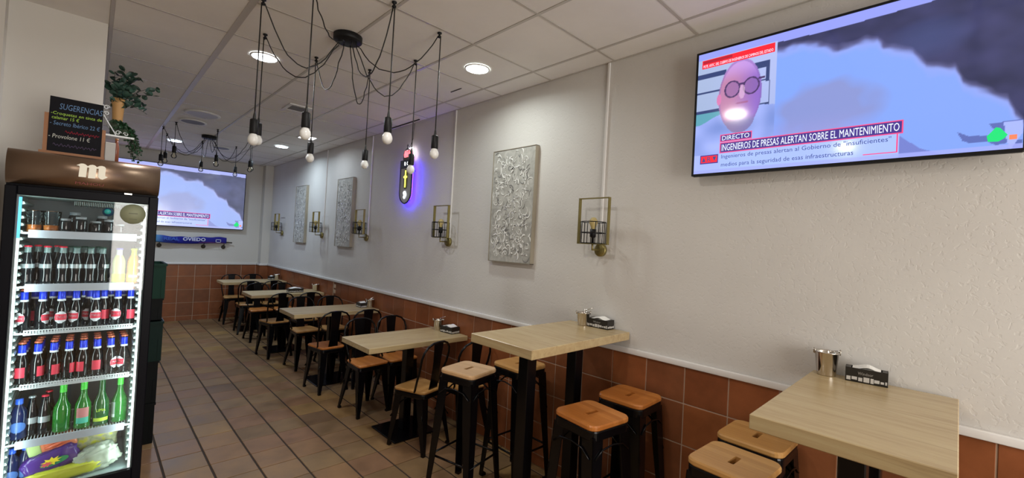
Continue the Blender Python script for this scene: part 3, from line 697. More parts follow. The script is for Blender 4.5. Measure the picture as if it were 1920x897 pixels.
def chair(seatmat):
    t = thing('bistro_chair','x','chair')
    P = seat_poly(.148,.118,.142,-.140)
    obj('seat', bev_prism(P,0.423,0.445,.006,.965), seatmat, t)
    obj('seat_pan', bev_prism(inset(P,.985),0.385,0.4228,.008,.97), M_black, t)
    for sx in (-1,1):
        obj('leg', sheet_leg((sx*.138,.128,.39),(sx*.152,.168,.01),.062,.024,sx,1), M_black, t)
        obj('leg', sheet_leg((sx*.118,-.126,.39),(sx*.150,-.190,.01),.062,.024,sx,-1), M_black, t)
    pts = []
    for sx in (-1,1):
        side = [(sx*.122,-.050,.430),(sx*.138,-.082,.52),(sx*.150,-.116,.62),(sx*.154,-.132,.69),(sx*.142,-.143,.738),(sx*.108,-.150,.775),(sx*.056,-.154,.794)]
        pts += side if sx < 0 else [(0,-.155,.797)]+side[::-1]
    obj('back_hoop', MB().tube(pts,0.0085,8), M_black, t)
    q = MB(); n = 6; V = []
    for i in range(n+1):
        k = i/n; z = .400+k*.392; y = -.112-.043*k-.006*math.sin(PI*k); w_ = .052-.012*math.sin(PI*k)
        V += [(-w_,y-.004,z),(w_,y-.004,z),(w_,y+.001,z),(-w_,y+.001,z)]
    F = [(0,1,2,3),(4*n,4*n+1,4*n+2,4*n+3)]
    for i in range(n): F += [(4*i+k,4*i+(k+1)%4,4*i+4+(k+1)%4,4*i+4+k) for k in range(4)]
    obj('back_splat', q.add(V,F), M_black, t)
    q = MB()
    for sx in (-1,1):
        for sy, yb in ((1,.150),(-1,-.158)):
            q.tube([(sx*.150,yb,.22),(sx*.105,yb*.72,.315),(sx*.05,yb*.36,.370),(sx*.012,yb*.1,.383)],0.0055,6)
    obj('cross_brace', q, M_black, t)
    return t
CH = [ # x, y, rot, seat, label
 (1.865,2.845,16,0,'black metal chair with honey seat turned askew, front of the nearest low table'),
 (2.175,2.72,0,0,'black metal chair tucked under the nearest low table, hard by the wall'),
 (1.835,3.70,184,1,'black metal chair with brown seat on the far side of the nearest low table'),
 (2.15,3.71,180,1,'black metal chair by the wall behind the nearest low table'),
 (1.78,4.46,4,1,'black metal chair with its back to us at the second low table, aisle side'),
 (2.12,4.44,0,1,'black metal chair with its back to us at the second low table, wall side'),
 (1.855,5.34,184,0,'black metal chair on the far side of the second low table, aisle side'),
 (2.175,5.30,180,0,'black metal chair on the far side of the second low table, wall side'),
 (1.73,6.03,8,0,'black metal chair with yellowish seat, near side of the third low table'),
 (2.09,6.02,0,0,'black metal chair, near side of the third low table, wall side'),
 (1.79,7.00,182,1,'black metal chair with orange seat on the far side of the third low table'),
 (2.11,6.98,180,1,'black metal chair on the far side of the third low table, wall side'),
 (1.78,7.62,-4,0,'black metal chair at the near side of the farthest table, aisle side'),
 (2.09,7.62,0,0,'black metal chair at the near side of the farthest table, wall side'),
 (1.76,8.52,180,0,'black metal chair behind the farthest table, aisle side, before the back wall'),
 (2.08,8.52,180,0,'black metal chair behind the farthest table, in the back corner')]
protos = {}
for x,y,r,s,l in CH:
    m = (M_honey, M_orange)[s]
    if s not in protos:
        protos[s] = chair(m); o = protos[s]; o.location = (x,y,0); o.rotation_euler = (0,0,math.radians(r)); o['label'] = l; o['group'] = 'black bistro chairs at the low tables'
    else: dup(protos[s],(x,y,0),math.radians(r),l,'black bistro chairs at the low tables')

# ------------------------------------------------------------------ bar stools
def stool(seatmat):
    t = thing('bar_stool','x','stool')
    O = rrect(.266,.266,.040,5); nO = len(O)
    I = rrect(.078,.024,.006,5)
    def ring(P,z,s=1.0): return [(x*s,y*s,z) for x,y in P]
    V = ring(O,.742,.97)+ring(O,.747)+ring(O,.760)+ring(O,.767,.972)+ring(I,.767)+ring(I,.742)
    F = [(k*nO+i,k*nO+(i+1)%nO,((k+1)%6)*nO+(i+1)%nO,((k+1)%6)*nO+i) for k in range(6) for i in range(nO)]
    obj('seat', MB().add(V,F), seatmat, t)
    O2 = rrect(.262,.262,.038,5)
    V = ring(O2,.741,.985)+ring(O2,.735)+ring(O2,.702)+ring(O2,.698,.98)+ring(I,.698,2.6)+ring(I,.741,1.02)
    obj('seat_pan', MB().add(V,F), M_black, t)
    for sx in (-1,1):
        for sy in (-1,1):
            obj('leg', sheet_leg((sx*.126,sy*.126,.715),(sx*.160,sy*.172,.01),.068,.032,sx,sy), M_black, t)
    for z, nm in ((.235,'footrest'),):
        h = .151-.010; hy = .162-.010
        for a,b in (((-h,-hy),(h,-hy)),((h,-hy),(h,hy)),((h,hy),(-h,hy)),((-h,hy),(-h,-hy))):
            obj(nm, MB().tube([(a[0],a[1],z),(b[0],b[1],z)],0.0065,6), M_black, t)
    q = MB()
    for sx in (-1,1):
        for sy in (-1,1):
            q.tube([(sx*.136,sy*.140,.48),(sx*.118,sy*.118,.595),(sx*.070,sy*.070,.665),(sx*.020,sy*.020,.694)],0.0055,6)
    for sx,sy in ((1,0),(-1,0),(0,1),(0,-1)):
        px, py = sx*.135, sy*.135
        q.tube([(px+(sy*.115),py+(sx*.115),.62),(px+sy*.07,py+sx*.07,.655),(px,py,.665),(px-sy*.07,py-sx*.07,.655),(px-sy*.115,py-sx*.115,.62)],0.004,6)
    obj('cross_brace', q, M_black, t)
    return t
ST = [(1.742,2.125,12.5,M_pale,'bar stool with pale slotted seat, left of the centre high table'),
 (2.105,2.035,0,M_honey,'bar stool with tan seat behind the centre high table, by the wall'),
 (1.774,1.215,-7,M_orange,'bar stool with orange slotted seat in front of the centre high table'),
 (2.172,1.243,2,M_orange,'bar stool with orange seat by the tiled wall, right of the centre high table'),
 (2.168,0.605,-1,M_honey,'honey-seated bar stool partly under the right foreground table, by the wall'),
 (1.825,0.585,-3,M_honey,'honey-seated bar stool lowest in the view, left of the right foreground table')]
for x,y,r,m,l in ST:
    s = stool(m); s.location = (x,y,0); s.rotation_euler = (0,0,math.radians(r)); s['label'] = l; s['group'] = 'black bar stools at the high tables'

# ------------------------------------------------------------------ table things
def bucket(x,y,z,rot,label,rb=.036,rt_=.047,h=.098,extra=False):
    t = thing('steel_bucket', label, 'bucket', (x,y,z+.0006), rot, 'small steel buckets on the tables')
    obj('pail', MB().lathe([(0,0.0),(rb,0.0),(rb+.001,.004),(rt_,h-.006),(rt_+.003,h-.004),(rt_+.003,h),(rt_,h),(rt_-.003,h-.006),(rb-.002,.006),(0,.006)],26,caps=False), M_chrome, t)
    q = MB(); R_ = rt_+.004
    for s in (-1,1): q.lathe([(0.007,-.002),(0.007,.003),(0,.003)],10,(s*(R_),0,h+.004),caps=False); q.tube([(s*R_,-.006,h-.012),(s*R_,-.006,h+.004),(s*(R_+.002),0,h+.010),(s*R_,.006,h+.004),(s*R_,.006,h-.012)],0.002,6)
    q.tube([(R_*math.cos(a),R_*math.sin(a)*.96+.004,h+.006-.012*math.sin(a)) for a in [PI*k/12 for k in range(13)]],0.0016,6)
    obj('bail_handle', q, M_chrome, t)
    if extra: obj('tongs', MB().tube([(-.01,0,.02),(.02,.01,.10),(.030,.008,h+.018),(.062,-.004,h+.030)],0.0025,6).tube([(-.01,.006,.02),(.014,.016,.10),(.026,.016,h+.014)],0.0025,6), M_chrome, t)
    return t
M_cardblk = mat('black_carton',(0.014,0.012,0.010),0.4); M_cardwht = mat('white_print',(0.55,0.53,0.50),0.5); M_tissue = mat('white_tissue',(0.80,0.79,0.76),0.9)
def napkin_box(x,y,z,rot,L,W_,h,label,letters=True):
    """long side along local x, front face at -y"""
    t = thing('napkin_box', label, 'napkin box', (x,y,z+.0006), rot, 'black napkin boxes on the tables')
    q = MB(); q.box(-L/2,L/2,-W_/2,-W_/2+.002,0,h); q.box(-L/2,L/2,W_/2-.002,W_/2,0,h); q.box(-L/2,-L/2+.002,-W_/2+.002,W_/2-.002,0,h); q.box(L/2-.002,L/2,-W_/2+.002,W_/2-.002,0,h); q.box(-L/2,L/2,-W_/2,W_/2,0,.002)
    q.box(-L/2,-L/2+.018,-W_/2,W_/2,h-.001,h); q.box(L/2-.018,L/2,-W_/2,W_/2,h-.001,h)
    obj('carton', q, M_cardblk, t)
    R = random.Random(int(x*100)); q = MB(); xx = -L/2+.004
    while xx < L/2-.008:
        w_ = R.uniform(.006,.020); w_ = min(w_, L/2-.003-xx); a = R.uniform(.004,.010)*h/.055; b = R.uniform(.016,.024)*h/.055
        q.box(xx,xx+w_,-W_/2-.0006,-W_/2,a,b)
        xx += w_+R.uniform(.0015,.004)
    yy = -W_/2+.004
    while yy < W_/2-.008:
        w_ = R.uniform(.006,.015); w_ = min(w_, W_/2-.003-yy)
        q.box(-L/2-.0006,-L/2,yy,yy+w_,R.uniform(.004,.008)*h/.055,R.uniform(.016,.023)*h/.055); q.box(L/2,L/2+.0006,yy,yy+w_,R.uniform(.004,.008)*h/.055,R.uniform(.016,.023)*h/.055); yy += w_+.003
    obj('printed_pattern', q, M_cardwht, t)
    if letters: text('printed_name','Windsor',-L*.20,h*.56,L*.36,h*.20,mat('grey_print',(0.30,0.28,0.26),0.5),t,-W_/2-.0001,0.0005)
    q = MB(); n = 10
    for layer in range(4):
        V = []; z0 = h*.72+layer*.0045
        for i in range(n+1):
            u = i/n; zz = z0+ (0.010 if layer == 3 else .004)*math.sin(PI*u)+.002*math.sin(u*9+layer)
            for s in (-1,1): V.append((-L/2+.022+(L-.044)*u, s*(W_/2-.006), zz+(.004 if s > 0 else 0)))
        V += [(a,b,c-.003) for a,b,c in V]; m2 = 2*(n+1)
        F = [(2*i,2*i+1,2*i+3,2*i+2) for i in range(n)]+[(m2+2*i+2,m2+2*i+3,m2+2*i+1,m2+2*i) for i in range(n)]
        F += [(2*i+2,2*i,0+m2+2*i,m2+2*i+2)[::-1] for i in range(n)]+[(2*i+1,2*i+3,m2+2*i+3,m2+2*i+1)[::-1] for i in range(n)]
        q.add(V,F)
    obj('napkins', q, M_tissue, t)
    return t
bucket(2.285,0.385,1.07,math.radians(-60),'small steel bucket on the right foreground table, against the wall',.033,.043,.100)
bucket(2.262,1.650,1.07,math.radians(-40),'small steel bucket with tongs on the centre high table',.032,.040,.082,True)
bucket(2.262,3.225,0.763,math.radians(-40),'small steel bucket with tongs on the nearest low table',.034,.042,.090,True)
bucket(2.300,4.63,0.763,0,'small steel bucket on the second low table',.036,.044,.09,True)
bucket(2.300,6.30,0.763,0,'small steel bucket on the third low table',.034,.042,.09)
bucket(2.270,7.98,0.763,0.5,'small steel bucket on the farthest low table',.034,.042,.09)
napkin_box(2.2925,0.252,1.07,-PI/2+.10,.134,.055,.056,'open black napkin box with white tissues beside the right foreground bucket')
napkin_box(2.300,1.545,1.07,-PI/2,.150,.072,.054,'black napkin box beside the bucket on the centre high table')
napkin_box(2.285,3.08,0.763,-PI/2+.1,.150,.090,.055,'squat black napkin box on the nearest low table, near its right end',False)
napkin_box(2.235,4.70,0.763,-PI/2,.120,.075,.050,'black napkin box on the second low table, left of the bucket',False)
napkin_box(2.015,6.25,0.763,0.0,.190,.090,.050,'black napkin box lying mid-top on the third low table',False)
napkin_box(2.21,8.03,0.763,0.3,.10,.07,.055,'small black napkin box on the farthest low table',False)

# ------------------------------------------------------------------ stacked bottle crates
def crate(col, label, x0,x1,y0,y1,z0,z1, nm='bottle_crate'):
    t = thing(nm, label, 'crate', ((x0+x1)/2,(y0+y1)/2,z0+.0006), 0, 'stacked bottle crates behind the fridge')
    w_, d, h = x1-x0, y1-y0, z1-z0-.0012; q = MB(); th = .008
    def wallx(s):
        y = s*(d/2); a, b = (y-th,y) if s > 0 else (y,y+th)
        q.box(-w_/2,w_/2,a,b,0,h*.58); q.box(-w_/2,-.055,a,b,h*.58,h*.82); q.box(.055,w_/2,a,b,h*.58,h*.82); q.box(-w_/2,w_/2,a,b,h*.82,h)
        for k in range(5): xx = -w_/2+.02+k*(w_-.04)/4; q.box(xx-.004,xx+.004,(b if s > 0 else a-.004),(b+.004 if s > 0 else a),.01,h*.55)
    wallx(1); wallx(-1)
    for s in (-1,1):
        x = s*(w_/2); a, b = (x-th,x) if s > 0 else (x,x+th)
        q.box(a,b,-d/2+th,d/2-th,0,h)
    obj('shell', q, col, t)
    q = MB()
    for s in (-1,1): q.box(-w_/2-.005,w_/2+.005,s*d/2-.006,s*d/2+.006,h-.016,h); q.box(s*w_/2-.006,s*w_/2+.006,-d/2,d/2,h-.016,h)
    obj('rim', q, col, t)
    obj('floor_grid', MB().box(-w_/2+th,w_/2-th,-d/2+th,d/2-th,.002,.008), col, t)
    return t
G1 = mat('bottle_green_crate',(0.002,0.030,0.018),0.5,spec=0.15); G2 = mat('dark_green_crate',(0.0015,0.014,0.011),0.5,spec=0.15); G3 = mat('black_crate',(0.002,0.003,0.0035),0.5,spec=0.12)
crate(G3,'black bottle crate at the foot of the stack behind the fridge',.03,.384,3.98,4.28,0,.290)
crate(G3,'black bottle crate, second from the floor in the stack',.03,.388,3.98,4.28,.290,.590)
crate(G2,'dark green crate with a wide rim, middle of the stack',.03,.400,3.96,4.28,.590,.875)
crate(G3,'shallow black crate above the dark green one',.03,.395,4.02,4.30,.875,1.034)
crate(G1,'green bottle crate on top of the stack behind the fridge',.03,.400,3.98,4.28,1.034,1.285)

# ------------------------------------------------------------------ scarf on the coat rack
t = thing('wall_coat_rack','dark metal coat rack rail on the back wall under the far television','coat rack',(1.25,BY,1.335))
obj('rail', MB().tube([(-.56,-.05,.03),(.54,-.05,-.004)],0.010,8), mat('bronze_metal',(0.10,0.09,0.075),0.4,0.6), t)
for x in (-.46,.13,.42):
    h = obj('bracket', MB().lathe([(0,0.0),(0.034,-.001),(0.030,-.012),(0,-.014)],16,(0,0,0),caps=False).xf(Matrix.Translation((x,0,-.085))@Matrix.Rotation(PI/2,4,'X')@Matrix.Scale(-1,4,(0,0,1))), MATS['bronze_metal'], t)
    obj('hook', MB().tube([(x,0,-.085),(x,-.05,-.07),(x,-.06,-.02),(x,-.05,.01)],.006,6), MATS['bronze_metal'], t)
def b_scarf(nt, b):
    co = obj_co(nt,(1,1,1)); n1 = noise(nt, co, 7, 2)
    sx = nt.nodes.new('ShaderNodeSeparateXYZ'); nt.links.new(co, sx.inputs[0])
    c = ramp(nt, sx.outputs[0], [(0.0,(0.10,0.30,0.55)),(0.10,(0.03,0.06,0.36)),(0.30,(0.012,0.015,0.27)),(1.0,(0.02,0.015,0.24))])
    nt.links.new(c, b.inputs['Base Color']); bump(nt, b, noise(nt, co, 260, 2), 0.4, 0.002)
M_scarf = mat('blue_knit',(0.01,0.02,0.25),0.9,build=b_scarf)
t = thing('football_scarf','long blue fan scarf with white lettering hung on the coat rack','scarf',(0.735,8.925,1.30))
V = []; n = 40; L = .965
def sc_top(u): return .118-.012*math.sin(u*5)-.010*u+(.006*math.sin(u*23))
def sc_bot(u): return .004-.020*math.sin(PI*min(1,u*1.3))+.012*u
def sc_y(u,k): return -.012*math.sin(u*12)-.010*math.sin(k*PI)
mrow = 6
for i in range(n+1):
    u = i/n
    for k in range(mrow+1):
        kk = k/mrow; V.append((L*u, sc_y(u,kk), sc_bot(u)+(sc_top(u)-sc_bot(u))*kk))
F = [(i*(mrow+1)+k,(i+1)*(mrow+1)+k,(i+1)*(mrow+1)+k+1,i*(mrow+1)+k+1) for i in range(n) for k in range(mrow)]
q = MB().add(V,F,True); o = obj('scarf_cloth', q, M_scarf, t); md = o.modifiers.new('thick','SOLIDIFY'); md.thickness = 0.010; md.offset = 1
wl_ = mat('white_knit',(0.62,0.64,0.80),0.9); bl_ = mat('pale_blue_knit',(0.05,0.12,0.50),0.9)
text('lettering','OVIEDO',0.345,0.040,0.31,0.058,wl_,t,-.040,0.002,bold=0.03)
text('lettering','REAL',0.10,0.040,0.20,0.050,bl_,t,-.040,0.002,bold=0.03)
q = MB(); q.box(.80,.875,-.037,-.034,.030,.038); q.box(.80,.875,-.037,-.034,.075,.083); q.box(.80,.808,-.037,-.034,.030,.083); q.box(.867,.875,-.037,-.034,.030,.083); obj('woven_badge', q, wl_, t)
obj('woven_stripe', MB().tube([(.56,-.030,.012),(.66,-.034,.028),(.93,-.028,.022)],0.002,5), mat('red_thread',(0.4,0.08,0.12),0.8), t)

# ------------------------------------------------------------------ drinks fridge
FX, FY = -0.022, 3.05
t = thing('drinks_fridge','black glass-door drinks fridge with brown logo header, full of bottles','fridge',(FX,FY,0)); FR = t
M_fr = mat('fridge_black',(0.006,0.006,0.009),0.38,spec=0.08); M_liner = mat('fridge_liner',(0.26,0.33,0.32),0.4); M_lback = mat('fridge_back_panel',(0.055,0.075,0.085),0.45)
M_shelfw = mat('white_wire_shelf',(0.62,0.68,0.70),0.35)
q = MB(); q.box(-.275,-.240,.045,.565,.05,1.72); q.box(.240,.275,.045,.565,.05,1.72); q.box(-.240,.240,.530,.565,.05,1.72); q.box(-.240,.240,.045,.530,1.668,1.72); q.box(-.240,.240,.045,.530,.05,.235)
obj('cabinet', q, M_fr, t)
q = MB(); q.box(-.240,-.236,.05,.530,.235,1.668); q.box(.236,.240,.05,.530,.235,1.668); q.box(-.236,.236,.05,.530,.235,.239); q.box(-.236,.236,.05,.530,1.664,1.668); obj('liner', q, M_liner, t)
obj('back_panel', MB().box(-.236,.236,.524,.530,.239,1.664), M_lback, t)
obj('plinth', MB().box(-.265,.265,.03,.55,.0005,.05), M_fr, t)
q = MB(); q.bbox(-.275,-.236,0,.042,.09,1.708,.004); q.bbox(.236,.275,0,.042,.09,1.708,.004); q.bbox(-.236,.236,0,.042,1.666,1.708,.003); q.bbox(-.236,.236,0,.042,.09,.246,.003)
df = obj('door', q, M_fr, t)
obj('glass_pane', MB().box(-.236,.236,.016,.022,.246,1.666), M_glass, df)
obj('gasket', MB().box(-.240,-.230,.022,.040,.246,1.666).box(.230,.240,.022,.040,.246,1.666).box(-.23,.23,.022,.04,.242,.249), mat('grey_gasket',(0.22,0.25,0.26),0.4), df)
obj('handle', MB().box(-.275,-.262,-.016,.002,.75,1.15), M_fr, df)
# curved header
pr = []
for k in range(13):
    a = -PI/2*.86+PI*.86*k/12; pr.append((.035-.055*math.cos(a)+.0, 1.798+.080*math.sin(a)/math.sin(PI/2*.86)))
V = [(x,y,z) for x in (-.275,.275) for y,z in pr+[(.565,1.878),(.565,1.718)]]; n = len(pr)+2
hd = obj('header_panel', MB().add(V,[tuple(range(n-1,-1,-1)),tuple(range(n,2*n))]+[(i,(i+1)%n,n+(i+1)%n,n+i) for i in range(n)]), mat('brown_header',(0.30,0.205,0.145),0.30,0.85), t)
for p in hd.data.polygons: p.use_smooth = len(p.vertices) == 4 and abs(p.normal.y) > 0.05
# blackletter m on the header: outline read off the photo
mp = [(235,235),(330,185),(380,183),(430,200),(490,255),(540,220),(600,210),(650,225),(705,275),(760,240),(820,235),(880,255),(915,300),(905,530),(970,570),(850,640),(790,620),(740,560),(745,320),(695,318),(680,610),(510,600),(525,300),(480,290),(465,580),(295,565),(310,270),(290,250)]
def hdr_y(z):
    s = max(-1,min(1,(z-1.798)/.080))*math.sin(PI/2*.86); return .035-.055*math.sqrt(max(0,1-s*s))
P = [(( x-602)/1281*100/501, (415-y-(x-602)*-.105*1)/1281*100/455) for x,y in mp]
P = [(x+.022-.0125, 1.806+y+(-.0)) for x,y in P]
from mathutils.geometry import tessellate_polygon
V3 = [Vector((x,0,z)) for x,z in P]; tri = tessellate_polygon([V3])
lg = bpy.data.meshes.new('logo'); lg.from_pydata([(v.x,-.0245,v.z) for v in V3],[],[tuple(f) for f in tri])
M_cream = mat('cream_print',(0.75,0.70,0.58),0.4,emit=(0.75,0.70,0.56),es=0.25); lg.materials.append(M_cream)
lo = obj('header_logo', lg, None, t); md = lo.modifiers.new('thick','SOLIDIFY'); md.thickness = 0.002; md.offset = 0
text('header_lettering','MAHOU',-.048,1.738,0.102,0.013,mat('dark_red_print',(0.22,0.02,0.015),0.5),t,-.014,0.001)
obj('header_clip', MB().box(.135,.165,-.004,.004,1.709,1.716), M_chrome, t)
# LED strips, wall racks
M_led = emis('fridge_led',(0.80,1.0,0.95),3.6)
for x in (-.2250,.2250): obj('led_strip', MB().box(x-.0042,x+.0042,.026,.034,.25,1.655), M_led, t)
for x in (-.225,.225):
    d = bpy.data.lights.new('fridge_lamp','AREA'); d.shape = 'RECTANGLE'; d.size = 1.38; d.size_y = 0.02; d.energy = 2.0; d.color = (0.80,1.0,0.97)
    o = bpy.data.objects.new('fridge_lamp', d); C.objects.link(o); o.location = (FX+x*.93,FY+.04,.95)
    dirv = Vector((-math.copysign(1,x)*.9,.65,0)).normalized(); zax = -dirv; xax = Vector((0,0,1)); yax = zax.cross(xax)
    o.matrix_world = Matrix(((xax.x,yax.x,zax.x,FX+x*.93),(xax.y,yax.y,zax.y,FY+.04),(xax.z,yax.z,zax.z,.95),(0,0,0,1)))
obj('led_strip', MB().box(-.2300,-.2200,.0245,.026,1.46,1.655), emis('cyan_led',(0.10,0.55,1.0),1.6), t)
for s in (-1,1):
    q = MB(); z = .27
    while z < 1.64:
        x = s*.236
        q.add([(x,.055,z),(x,.055,z+.026),(x-s*.020,.058,z+.020),(x-s*.024,.060,z+.010),(x,.50,z),(x,.50,z+.026),(x-s*.020,.50,z+.020),(x-s*.024,.50,z+.010)],[(0,1,2,3),(4,5,6,7),(0,1,5,4),(1,2,6,5),(2,3,7,6),(3,0,4,7)])
        z += .0345
    obj('side_rack', q, M_liner, t, kind='stuff')
q = MB()
for k in range(26): q.box(-.05+k*.007,-.047+k*.007,.20,.46,1.640,1.660)
obj('evaporator_grille', q, M_liner, t, kind='stuff')
for zt, kind in ((1.490,'tag'),(1.228,'tag'),(1.004,'rail'),(.742,'rail'),(.472,'tag')):
    q = MB()
    for k in range(38): xx = -.214+k*(.428/37); q.box(xx-.0014,xx+.0014,.075,.50,zt-.006,zt-.002)
    for yy in (.075,.28,.50): q.box(-.216,.216,yy-.003,yy+.003,zt-.009,zt-.0055)
    q.box(-.234,.234,.068,.074,zt-.008,zt)
    sh = obj('shelf', q, M_shelfw, t)
    if kind == 'tag': obj('label_strip', MB().bbox(-.196 if zt>.5 else -.192,.198,.060,.066,zt-.026,zt+.012,.0015), mat('label_strip_plastic',(0.38,0.42,0.48),0.3), sh)
    else:
        q = MB(); q.box(-.190,.205,.060,.064,zt-.012,zt-.007); q.box(-.190,.205,.060,.064,zt+.008,zt+.013)
        for k in range(40): xx = -.188+k*.01; q.box(xx-.0022,xx+.0022,.060,.064,zt-.007,zt+.008)
        obj('rail_strip', q, M_shelfw, sh)
# stickers on the glass
obj('round_sticker', MB().lathe([(0,-.001),(.0525,-.001),(.0525,.0)],32,(0,0,0),caps=False).xf(Matrix.Translation((.1755,.0145,1.609))@Matrix.Rotation(PI/2,4,'X')@Matrix.Scale(-1,4,(0,0,1))@Matrix.Translation((0,0,0))), mat('sage_sticker',(0.30,0.32,0.20),0.5), df)
for a_ in ((.160,.192,1.582,1.5835),(.163,.190,1.577,1.578),(.158,.194,1.610,1.614)): obj('sticker_print', MB().box(a_[0],a_[1],.0118,.0126,a_[2],a_[3]), mat('faded_print',(0.16,0.17,0.11),0.6), df)
obj('oval_sticker', MB().lathe([(0,-.001),(.022,-.001),(.022,0)],24,caps=False).xf(Matrix.Translation((.078,.0145,1.611))@Matrix.Rotation(PI/2,4,'X')@Matrix.Scale(-1,4,(0,0,1))), mat('navy_sticker',(0.02,0.06,0.12),0.4), df)
obj('oval_sticker', MB().lathe([(0,-.002),(.013,-.002),(.013,-.001)],20,caps=False).xf(Matrix.Translation((.076,.0145,1.613))@Matrix.Rotation(PI/2,4,'X')@Matrix.Scale(-1,4,(0,0,1))), mat('teal_sticker',(0.03,0.42,0.40),0.4), df)

# bottles
M_brown = mat('dark_bottle_glass',(0.003,0.004,0.006),0.07,spec=0.55)
M_cola = mat('cola_glass',(0.004,0.006,0.009),0.09,spec=0.55)
M_clearneck = mat('clear_neck_glass',(0.22,0.33,0.33),0.08,trans=0.4)
M_capred = mat('red_cap',(0.60,0.02,0.05),0.3,0.2); M_capgrn = mat('dark_green_cap',(0.02,0.06,0.045),0.3,0.2); M_capcop = mat('copper_cap',(0.62,0.16,0.09),0.3,0.4)
M_foil = mat('blue_foil',(0.01,0.04,0.62),0.3,0.2); M_silver = mat('silver_print',(0.30,0.34,0.36),0.3,0.3); M_labred = mat('red_label',(0.62,0.035,0.07),0.45); M_labwht = mat('white_label',(0.62,0.66,0.70),0.45)
M_grn = mat('green_bottle_glass',(0.02,0.24,0.03),0.08,trans=0.45,coat=0.3); M_grnd = mat('olive_bottle_glass',(0.02,0.12,0.03),0.1,trans=0.35,coat=0.3); M_foilg = mat('bright_green_foil',(0.06,0.55,0.05),0.3)
def patch(r, a0, a1, z0, z1, oval=False, n=10, m=6):
    """curved label on a bottle of radius r; angle 0 faces -y"""
    V = []
    for j in range(m+1):
        v = j/m; wv = math.sqrt(max(0,1-(2*v-1)**2*.92)) if oval else 1
        for i in range(n+1):
            a = (a0+a1)/2+(a1-a0)/2*wv*(2*i/n-1); V.append((r*math.sin(a),-r*math.cos(a),z0+(z1-z0)*v))
    return MB().add(V,[(j*(n+1)+i,j*(n+1)+i+1,(j+1)*(n+1)+i+1,(j+1)*(n+1)+i) for j in range(m) for i in range(n)],True)
def cap(z, r=.0145): return MB().lathe([(0,z+.007),(r*.8,z+.007),(r*.95,z+.005),(r*1.06,z),(r*1.06,z-.001),(0,z-.001)],18,caps=False)
def beer():
    t = thing('beer_bottle','x','bottle')
    obj('glass_body', MB().lathe([(0,0),(.022,0),(.0255,.004),(.0255,.098),(.023,.112),(.0155,.132),(.0130,.150),(.0128,.188),(.0135,.190),(.0135,.194),(0,.194)],20,caps=False), M_brown, t)
    obj('cap', cap(.195), M_capcop, t)
    obj('foil_collar', MB().lathe([(.0142,.148),(.0146,.149),(.0142,.187),(.0135,.188)],18,caps=False), M_foil, t)
    obj('collar_band', MB().lathe([(.0156,.140),(.0160,.142),(.0152,.150)],18,caps=False), M_labwht, t)
    fl_ = obj('front_label', patch(.0258,-1.0,1.0,.028,.088,True), M_labwht, t)
    obj('label_band', patch(.0261,-.93,.93,.044,.074,False,10,2), M_labred, fl_)
    me = text_mesh('Mahou',.034,.011,.0002,.0).copy(); me.materials.clear(); me.materials.append(M_labwht)
    for v in me.vertices:
        x = v.co.x-.017; a = x/.0264; v.co = (.0264*math.sin(a),-.0264*math.cos(a),.056+v.co.z)
    o = bpy.data.objects.new('label_lettering', me); C.objects.link(o); o.parent = fl_
    obj('back_label', patch(.0258,PI-.72,PI+.72,.030,.080), M_labred, t)
    return t
def cola(capm):
    t = thing('cola_bottle','x','bottle')
    obj('glass_body', MB().lathe([(0,0),(.024,0),(.0265,.004),(.0265,.020),(.0235,.040),(.0245,.062),(.0275,.085),(.0270,.105),(.022,.128),(.0155,.150),(.0138,.160)],20,caps=False), M_cola, t)
    obj('neck', MB().lathe([(.0140,.158),(.0125,.170),(.0122,.182),(.0135,.184),(.0135,.187),(0,.187)],18,caps=False), M_clearneck, t)
    obj('cap', cap(.188), capm, t)
    obj('printed_band', patch(.0279,-1.1,1.1,.083,.104,False,10,2), M_silver, t)
    obj('printed_line', MB().lathe([(.0262,.078),(.0270,.0785),(.0262,.079)],20,caps=False), M_silver, t)
    return t
FG = 'bottles inside the drinks fridge'
s1, s2, s3, s4, s5 = 1.491, 1.229, 1.005, .743, .473
c0 = None
xs_ = [-.199,-.132,-.077,-.028,.025,.071]; o_ = ['leftmost','second from left','third from left','fourth from left','fifth from left','sixth from left']
cp = {}
for i, x in enumerate(xs_):
    k = 'red' if i < 3 else 'dark green'
    lab = f'dark cola bottle with {k} cap, {o_[i]} on the soft drinks shelf'
    if k not in cp: cp[k] = cola(M_capred if i < 3 else M_capgrn); b_ = cp[k]; b_.location = (FX+x,FY+.15,s2)
    else: b_ = dup(cp[k],(FX+x,FY+.15,s2))
    b_['label'] = lab; b_['group'] = FG; b_.rotation_euler = (0,0,[.2,-.5,.4,.1,-.1,1.4][i])
for i, x in enumerate([-.170,-.10,-.05,.0,.055]):
    b_ = dup(cp['red' if i < 2 else 'dark green'],(FX+x,FY+.235,s2),.5,f'dark cola bottle behind the {["first and second","second and third","third and fourth","fourth and fifth","fifth and sixth"][i]} colas of the soft drinks shelf',FG)
def soda(label, x, body, top, capm, band, foilm=None):
    t = thing('soda_bottle', label, 'bottle', (FX+x,FY+.15,s2), 0, FG)
    obj('glass_body', MB().lathe([(0,0),(.025,0),(.028,.004),(.028,.055),(.0265,.065),(.028,.085),(.0270,.120),(.020,.142),(.0138,.155)],20,caps=False), body, t)
    obj('neck', MB().lathe([(.0140,.153),(.0125,.165),(.0125,.180),(.0135,.183),(0,.184)],18,caps=False), top, t)
    obj('cap', cap(.185), capm, t)
    obj('label', MB().lathe([(.0284,.010),(.0287,.011),(.0287,.052),(.0284,.053)],20,caps=False), band, t)
    return t
